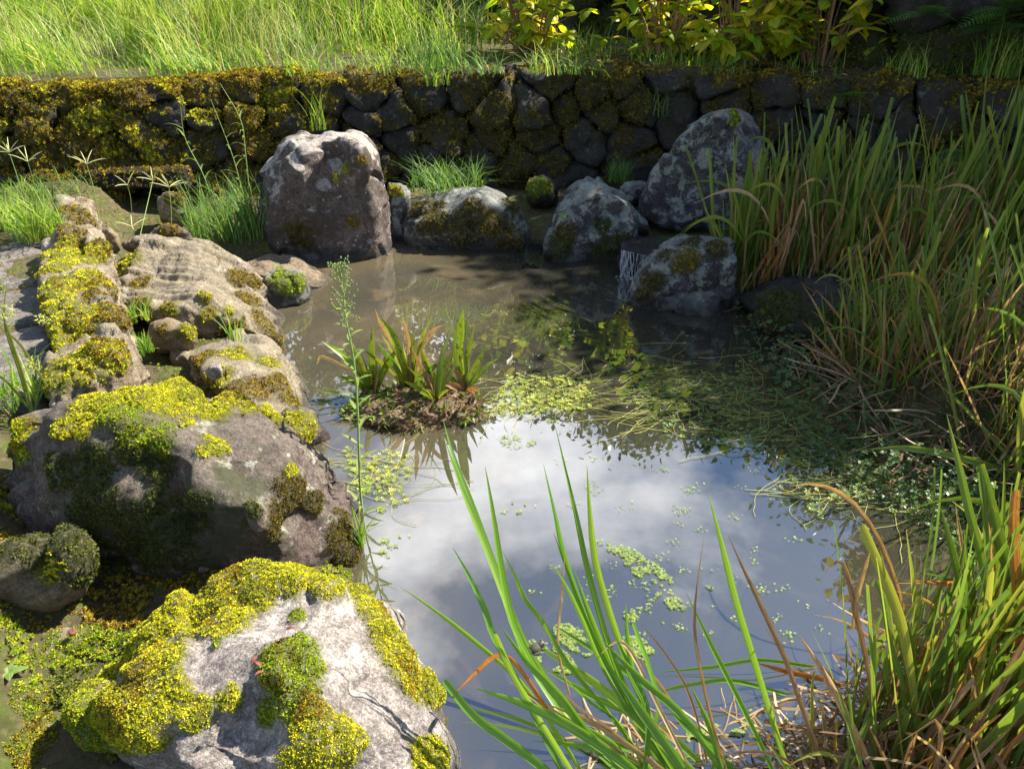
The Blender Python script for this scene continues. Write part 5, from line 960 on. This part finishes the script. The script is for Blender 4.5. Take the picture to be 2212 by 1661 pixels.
# ================================================================== hydrangea bushes
from mathutils import Matrix, Vector
def leafmesh(i):
    n = 9; t = np.linspace(0, 1, n); P = np.stack([t, .02*np.sin(3*t+i), -.22*t*t+.1*t*(i % 3-1)], -1); W = .62*np.sin(np.pi*t**.85)**.8*(1-.25*t)+.01; W[1:-1] *= 1+.05*np.where(np.arange(n-2) % 2 == 0, 1, -1)
    V, Fq, ts = strip(P, W, np.array([0, 0, 1.])+0*P, -.16); return mesh('leaf', V, Fq, M['hyd'], True, {'ts': ('FLOAT_VECTOR', ts)})
HL = [leafmesh(i) for i in range(6)]
def bush(base, hgt, rad, label, stems, maxl=290, low=.05):
    base = np.array(base, float); r = empty('hydrangea_bush', base, label, 'bush', 'yellow-green bushes on the terrace'); spots = []; high = []
    def add(P, a, hi):
        for s_ in (-1, -1, -2, -3, -4, -5):
            if P[s_][2] < low: continue
            (high if hi and P[s_][2] > .55 else spots).append((P[s_], s_, a+rng.normal(0, .4)))
    for i in range(stems):
        a = rng.random()*6.283; rr = rad*math.sqrt(rng.random()); hh = hgt*rng.uniform(.5, 1.05)*(1-.2*(rr/rad)**2); b = np.array([math.cos(a), math.sin(a), 0]); p0 = b*rng.uniform(.01, .12)
        tip = b*rr+np.array([0, 0, hh]); P = catmull([p0, p0*.6+tip*.4+np.array([0, 0, .08])+rng.normal(0, .02, 3), tip], 9)
        v, f = tube(P, np.linspace(.008, .003, 9), 5); ob('stem', mesh('stem', v, f, M['stem']), parent=r); add(P, a, True)
    for i in range(34):
        a = rng.random()*6.283; rr = rad*rng.uniform(.45, 1.1); b = np.array([math.cos(a), math.sin(a), 0]); tip = b*rr+np.array([0, 0, rng.uniform(.10, .55)]); p0 = b*.06
        P = catmull([p0, tip*.5+np.array([0, 0, .05]), tip], 7); v, f = tube(P, np.linspace(.005, .002, 7), 4); ob('shoot', mesh('shoot', v, f, M['stem']), parent=r); add(P, a, False)
    random.shuffle(spots); cnt = 0
    def axes(a, s_, q):
        an = a+q*(math.pi if s_ < -1 else 2.1)+rng.normal(0, .35)+s_*1.57; el = rng.uniform(-.6, .5); d = Vector((math.cos(an)*math.cos(el), math.sin(an)*math.cos(el), math.sin(el))); y = Vector((rng.normal(0, .35), rng.normal(0, .35), 1)).cross(d).normalized(); return d, y, d.cross(y)
    for p, s_, a in spots:
        for q in range(2 if s_ < -1 else 3):
            if cnt >= maxl: break
            L = rng.uniform(.09, .16); ob('leaf', HL[int(rng.integers(6))], p, r, Matrix(axes(a, s_, q)).transposed().to_euler(), (L, L, L)); cnt += 1
    T = np.array([(0, 0, 0), (.5, .3, .04), (1, 0, -.1), (.5, -.3, .04)]); K = len(high)*3
    if K:
        P = np.array([h_[0] for h_ in high for q in range(3)])+rng.normal(0, .03, (K, 3)); nn_ = rng.normal(0, .5, (K, 3))+np.array([0, 0, 1.]); nn_ /= np.linalg.norm(nn_, axis=1)[:, None]
        v, f, c_ = scatter(T, LF, P, nn_, rng.uniform(.09, .16, K), pal([(.16, .28, .02), (.36, .34, .02), (.24, .32, .02)], K), .2)
        o = ob('upper_foliage', mesh('upper_foliage', v, f, M['smallleaf'], True, {'col': ('FLOAT_COLOR', c_)}), parent=r); o['kind'] = 'stuff'
    return r
h1 = bush(az(1140, 112, .84), 1.15, .5, 'first yellow-green bush, the one with a withered flower head, nearest the tall grass', 26)
h2 = bush(az(1430, 120, .84), 1.15, .42, 'middle yellow-green bush between the other two, slender, set back', 20, 240)
h3 = bush(az(1600, 137, .84), 1.25, .45, 'yellow-green bush with dark brown bundled stems above the leaning slab', 28)
h4 = bush(az(1800, 150, .84)+np.array([0, .25, 0]), 1.15, .50, 'rightmost bush with broad glossy green leaves reaching over the wall edge', 18, 260)
P = rng.normal(0, 1, (160, 3)); P = P/np.linalg.norm(P, axis=1)[:, None]*.065*np.array([1, 1, .7]); c = ay(1085, 80, 5.95)-np.array(h1.location)
v, f, cc = scatter(LV*np.array([1, 1.8, 1]), LF, P+c, P/.065, rng.uniform(.012, .024, 160), pal([(.30, .17, .12), (.22, .12, .08), (.36, .24, .17)], 160), .5)
o = ob('withered_flower', mesh('withered_flower', v, f, M['smallleaf'], True, {'col': ('FLOAT_COLOR', cc)}), parent=h1); v, f = tube(np.array([[0.02, 0, .0], (c+np.array([.02, 0, -.12]))*.9, c]), .003, 4); ob('flower_stalk', mesh('flower_stalk', v, f, M['stem']), parent=h1)
# ================================================================== ferns
def frondmesh(i):
    V = []; Fc = []; n = 16
    for j in range(n):
        t = (j+1)/n; p = np.array([t, 0, .35*t-.55*t*t]); L = .34*math.sin(math.pi*min(t*.85+.13, 1))
        for s in (-1, 1):
            d = np.array([.35, s, -.12]); d /= np.linalg.norm(d); b = len(V)
            for m in range(4):
                u0, u1 = m/4, (m+1)/4; e = np.array([1., 0, 0])*.045*(1-u0*.7); b = len(V); V += [p+d*L*u0, p+d*L*(u0+u1)/2+e, p+d*L*u1*1.02, p+d*L*(u0+u1)/2-e]; Fc += [(b, b+1, b+2), (b, b+2, b+3)]
    V = np.array(V); return mesh('frond', V, np.array(Fc), M['fern'], True, {'ts': ('FLOAT_VECTOR', np.stack([V[:, 1]+.5, V[:, 0], 0*V[:, 0]], -1))})
M['fern'] = leaf_mat('fern_frond', 'plainleaf', [(.06, .15, .03), (.09, .20, .04), (.05, .12, .03)], .4, .5, .3)
FM = [frondmesh(i) for i in range(2)]
for x, y, Y, L, lb in [(2000, 30, 5.3, .26, 'fern hanging on the dark bank above the terrace edge'), (2130, 60, 5.1, .30, 'fern on the dark bank near the right edge of the picture'), (2180, 20, 5.1, .28, 'topmost fern at the right edge'), (1830, 210, 4.75, .2, 'fern growing from the wall behind the reeds'), (2090, 330, 4.2, .2, 'fern half hidden among the tangled bank reeds'), (1700, 60, 6.3, .22, 'fern in the shade between two bushes'), (1415, 520, 4.25, .10, 'tiny fern on the rock beside the stone spout')]:
    p = ay(x, y, Y); r = empty('fern', p, lb, 'fern', 'ferns in the shade')
    for i in range(7):
        s = L*rng.uniform(.7, 1.1); ob('frond', FM[i % 2], (0, 0, 0), r, (rng.normal(0, .2), rng.uniform(-.5, .3), -math.pi/2+rng.normal(0, 1.0)), (s, s, s))
# small plants and bits
SL = []
for i in range(3):
    m_ = HL[i].copy(); m_.materials[0] = M['weedleaf']; SL.append(m_)
def rosette(p, label, n, L, cs, name='seedling', cat='plant'):
    p = np.array(p, float); r = empty(name, p, label, cat)
    for i in range(n):
        a = i*6.283/n+.3; s = L*rng.uniform(.8, 1.1); d = Vector((math.cos(a), math.sin(a), .35)).normalized(); y = Vector((0, 0, 1)).cross(d).normalized(); z = d.cross(y); ob('leaf', SL[i % 3], (0, 0, .01), r, Matrix((d, y, z)).transposed().to_euler(), (s, s, s))
rosette(az(22, 1458, .14), 'small pale green seedling on the mossy stone in the bottom left corner', 5, .035, None)
rosette(az(600, 578, .12), 'tiny seedling on the moss-capped wet stone', 5, .03, None)
rosette(az(1215, 470, .25)*np.array([1, 1, 1]), 'little round-leaved plant in the dark gap beside the spotted boulder', 4, .04, None)
v, f = ico(3); nv = v*np.array([.008, .008, .0065]); nv[:, 2] -= .004*np.exp(-(v[:, 0]**2+v[:, 1]**2)*6)*(v[:, 2] > 0)
p = az(156, 1366, .145); tag(ob('nut', mesh('nut', nv, f, M['redleaf']), p), 'small round reddish nut lying on the flat mossy stone', 'nut')
for i, (x, y) in enumerate([(618, 1360), (545, 1435), (565, 1440), (570, 1450)]):
    p = az(x, y, .395); n_ = 6; t_ = np.linspace(0, 1, n_); Q = np.stack([t_*.018, 0*t_, .004*np.sin(t_*3)], -1); v, f, ts = strip(Q, .007*np.sin(np.pi*np.linspace(.1, .95, n_)), np.array([0, 0, 1.])+0*Q, .2)
    tag(ob('fallen_leaf', mesh('fallen_leaf', v, f, M['redleaf']), p, None, (.1, -.2, i*1.3)), 'tiny red fallen leaf on the moss of the nearest boulder', 'leaf', 'red leaves on the nearest boulder')
# ================================================================== frog on a leaf
def frog():
    E = [((0, 0, .010), (.017, .011, .009)), ((.014, 0, .014), (.009, .009, .007)), ((.018, .0055, .019), (.003, .003, .003)), ((.018, -.0055, .019), (.003, .003, .003)), ((-.014, 0, .008), (.008, .008, .006))]
    for s in (-1, 1): E += [((-.006, s*.011, .007), (.011, .004, .004)), ((-.002, s*.014, .003), (.009, .0028, .0025)), ((.006, s*.015, .0015), (.007, .0024, .0015)), ((.010, s*.010, .006), (.003, .003, .006)), ((.013, s*.012, .0015), (.005, .0025, .0015))]
    v, f = ico(3); V = np.concatenate([v*np.array(r)+np.array(c) for c, r in E]); Fc = np.concatenate([f+i*len(v) for i in range(len(E))])
    tmp = bpy.data.objects.new('tmp', mesh('frog', V, Fc, M['frog'])); col.objects.link(tmp); md = tmp.modifiers.new('r', 'REMESH'); md.mode = 'VOXEL'; md.voxel_size = .0011
    dg = bpy.context.evaluated_depsgraph_get(); me = bpy.data.meshes.new_from_object(tmp.evaluated_get(dg)); bpy.data.objects.remove(tmp); me.name = 'frog'
    if not me.materials: me.materials.append(M['frog'])
    return me
p = ay(1160, 1402, 1.085)
tag(ob('frog', frog(), p, None, (.25, -.25, .5), (.85, .85, .85)), 'small dark frog sitting on a leaf of the tall sword-leaved clump', 'frog')
# ================================================================== trees that shade the pond and stand in its reflection
def tree(base, hgt, cc, rad, n, label, cs, lsz=(.08, .15), group='trees on the slope behind the terrace', name='tree'):
    base = np.array(base, float); cc = np.array(cc, float); r = empty(name, base, label, 'tree', group); L = []
    top = cc-base; P = catmull([np.zeros(3), top*.45+rng.normal(0, .1, 3)*[1, 1, 0], top+np.array([0, 0, rad[2]*.5])], 12); L.append(tube(P, np.linspace(.035*hgt*.5+.03, .02, 12), 8)); tips = []
    for i in range(16):
        s = P[int(rng.integers(4, 11))]; d = rng.normal(0, 1, 3); d /= np.linalg.norm(d); e = top+d*np.array(rad)*.85; Q = catmull([s, (s+e)/2+np.array([0, 0, .1]), e], 7); L.append(tube(Q, np.linspace(.03, .008, 7), 5)); tips += [Q[3], Q[4], Q[5], Q[6]]
    v, f = jointubes(L); ob('trunk', mesh('trunk', v, f, M['bark']), parent=r)
    tips = np.array(tips); k = rng.integers(0, len(tips), n); W = tips[k]+rng.normal(0, 1, (n, 3))*np.array(rad)*.15
    nn_ = rng.normal(0, 1, (n, 3)); nn_[:, 2] = np.abs(nn_[:, 2])+.3; nn_ /= np.linalg.norm(nn_, axis=1)[:, None]
    v, f, c_ = scatter(LV*np.array([1, 1.6, .5]), LF, W, nn_, rng.uniform(*lsz, n), pal(cs, n), .3)
    o = ob('crown', mesh('crown', v, f, M['smallleaf'], True, {'col': ('FLOAT_COLOR', c_)}), parent=r); return r
TG = [(.05, .10, .02), (.08, .14, .02), (.04, .08, .02), (.12, .15, .02)]
TY = [(.12, .16, .02), (.22, .22, .02), (.28, .20, .03), (.08, .13, .02)]
for bx, by, hh, cz, rad, n, lb, cs in [(3.75, 4.55, 3, 2.5, (.95, 1.25, 1.1), 17000, 'leafy yellowing tree just right of the picture, shading the bank reeds', TY), (4.9, 6.0, 4, 4.4, (1.2, .9, .9), 7000, 'tree behind the bank at the right, half shading the rightmost bush', TY),
     (2.6, 9.6, 5, 3.9, (1.7, 1.1, 1.3), 15000, 'dark tree standing behind the upper wall, mirrored in the middle of the pond', TG), (.2, 10.2, 5, 3.7, (1.7, 1.2, 1.7), 15000, 'dark tree on the slope straight behind the pond', TG), (-2.4, 11.4, 6, 4.0, (2.0, 1.3, 2.0), 9000, 'dark tree on the slope behind the grass terrace', TG), (-6.4, 11.6, 6, 3.6, (2.4, 1.5, 2.6), 8000, 'dark tree at the top left corner', TG), (5.4, 9.4, 6, 4.9, (1.9, 1.4, 1.8), 8000, 'large dark tree high on the slope to the right', TG),
     (3.75, 3.4, 2, 2.25, (.85, .75, 1.0), 14000, 'unseen bushy yellowing tree, nearest the camera, added to shade the bank reeds', TY), (1.0, 8.9, 2, 2.4, (1.1, .6, .9), 5000, 'low dark leafy shrub behind the upper wall', TG), (3.6, 8.0, 2, 2.9, (1.1, .8, 1.1), 5000, 'yellowing shrub high behind the upper wall', TY)]:  # first tree here is unseen, added to shade the right bank reeds
    tree((bx, by, float(gz(bx, by))-.05), hh, (bx, by, cz), rad, n, lb, cs)
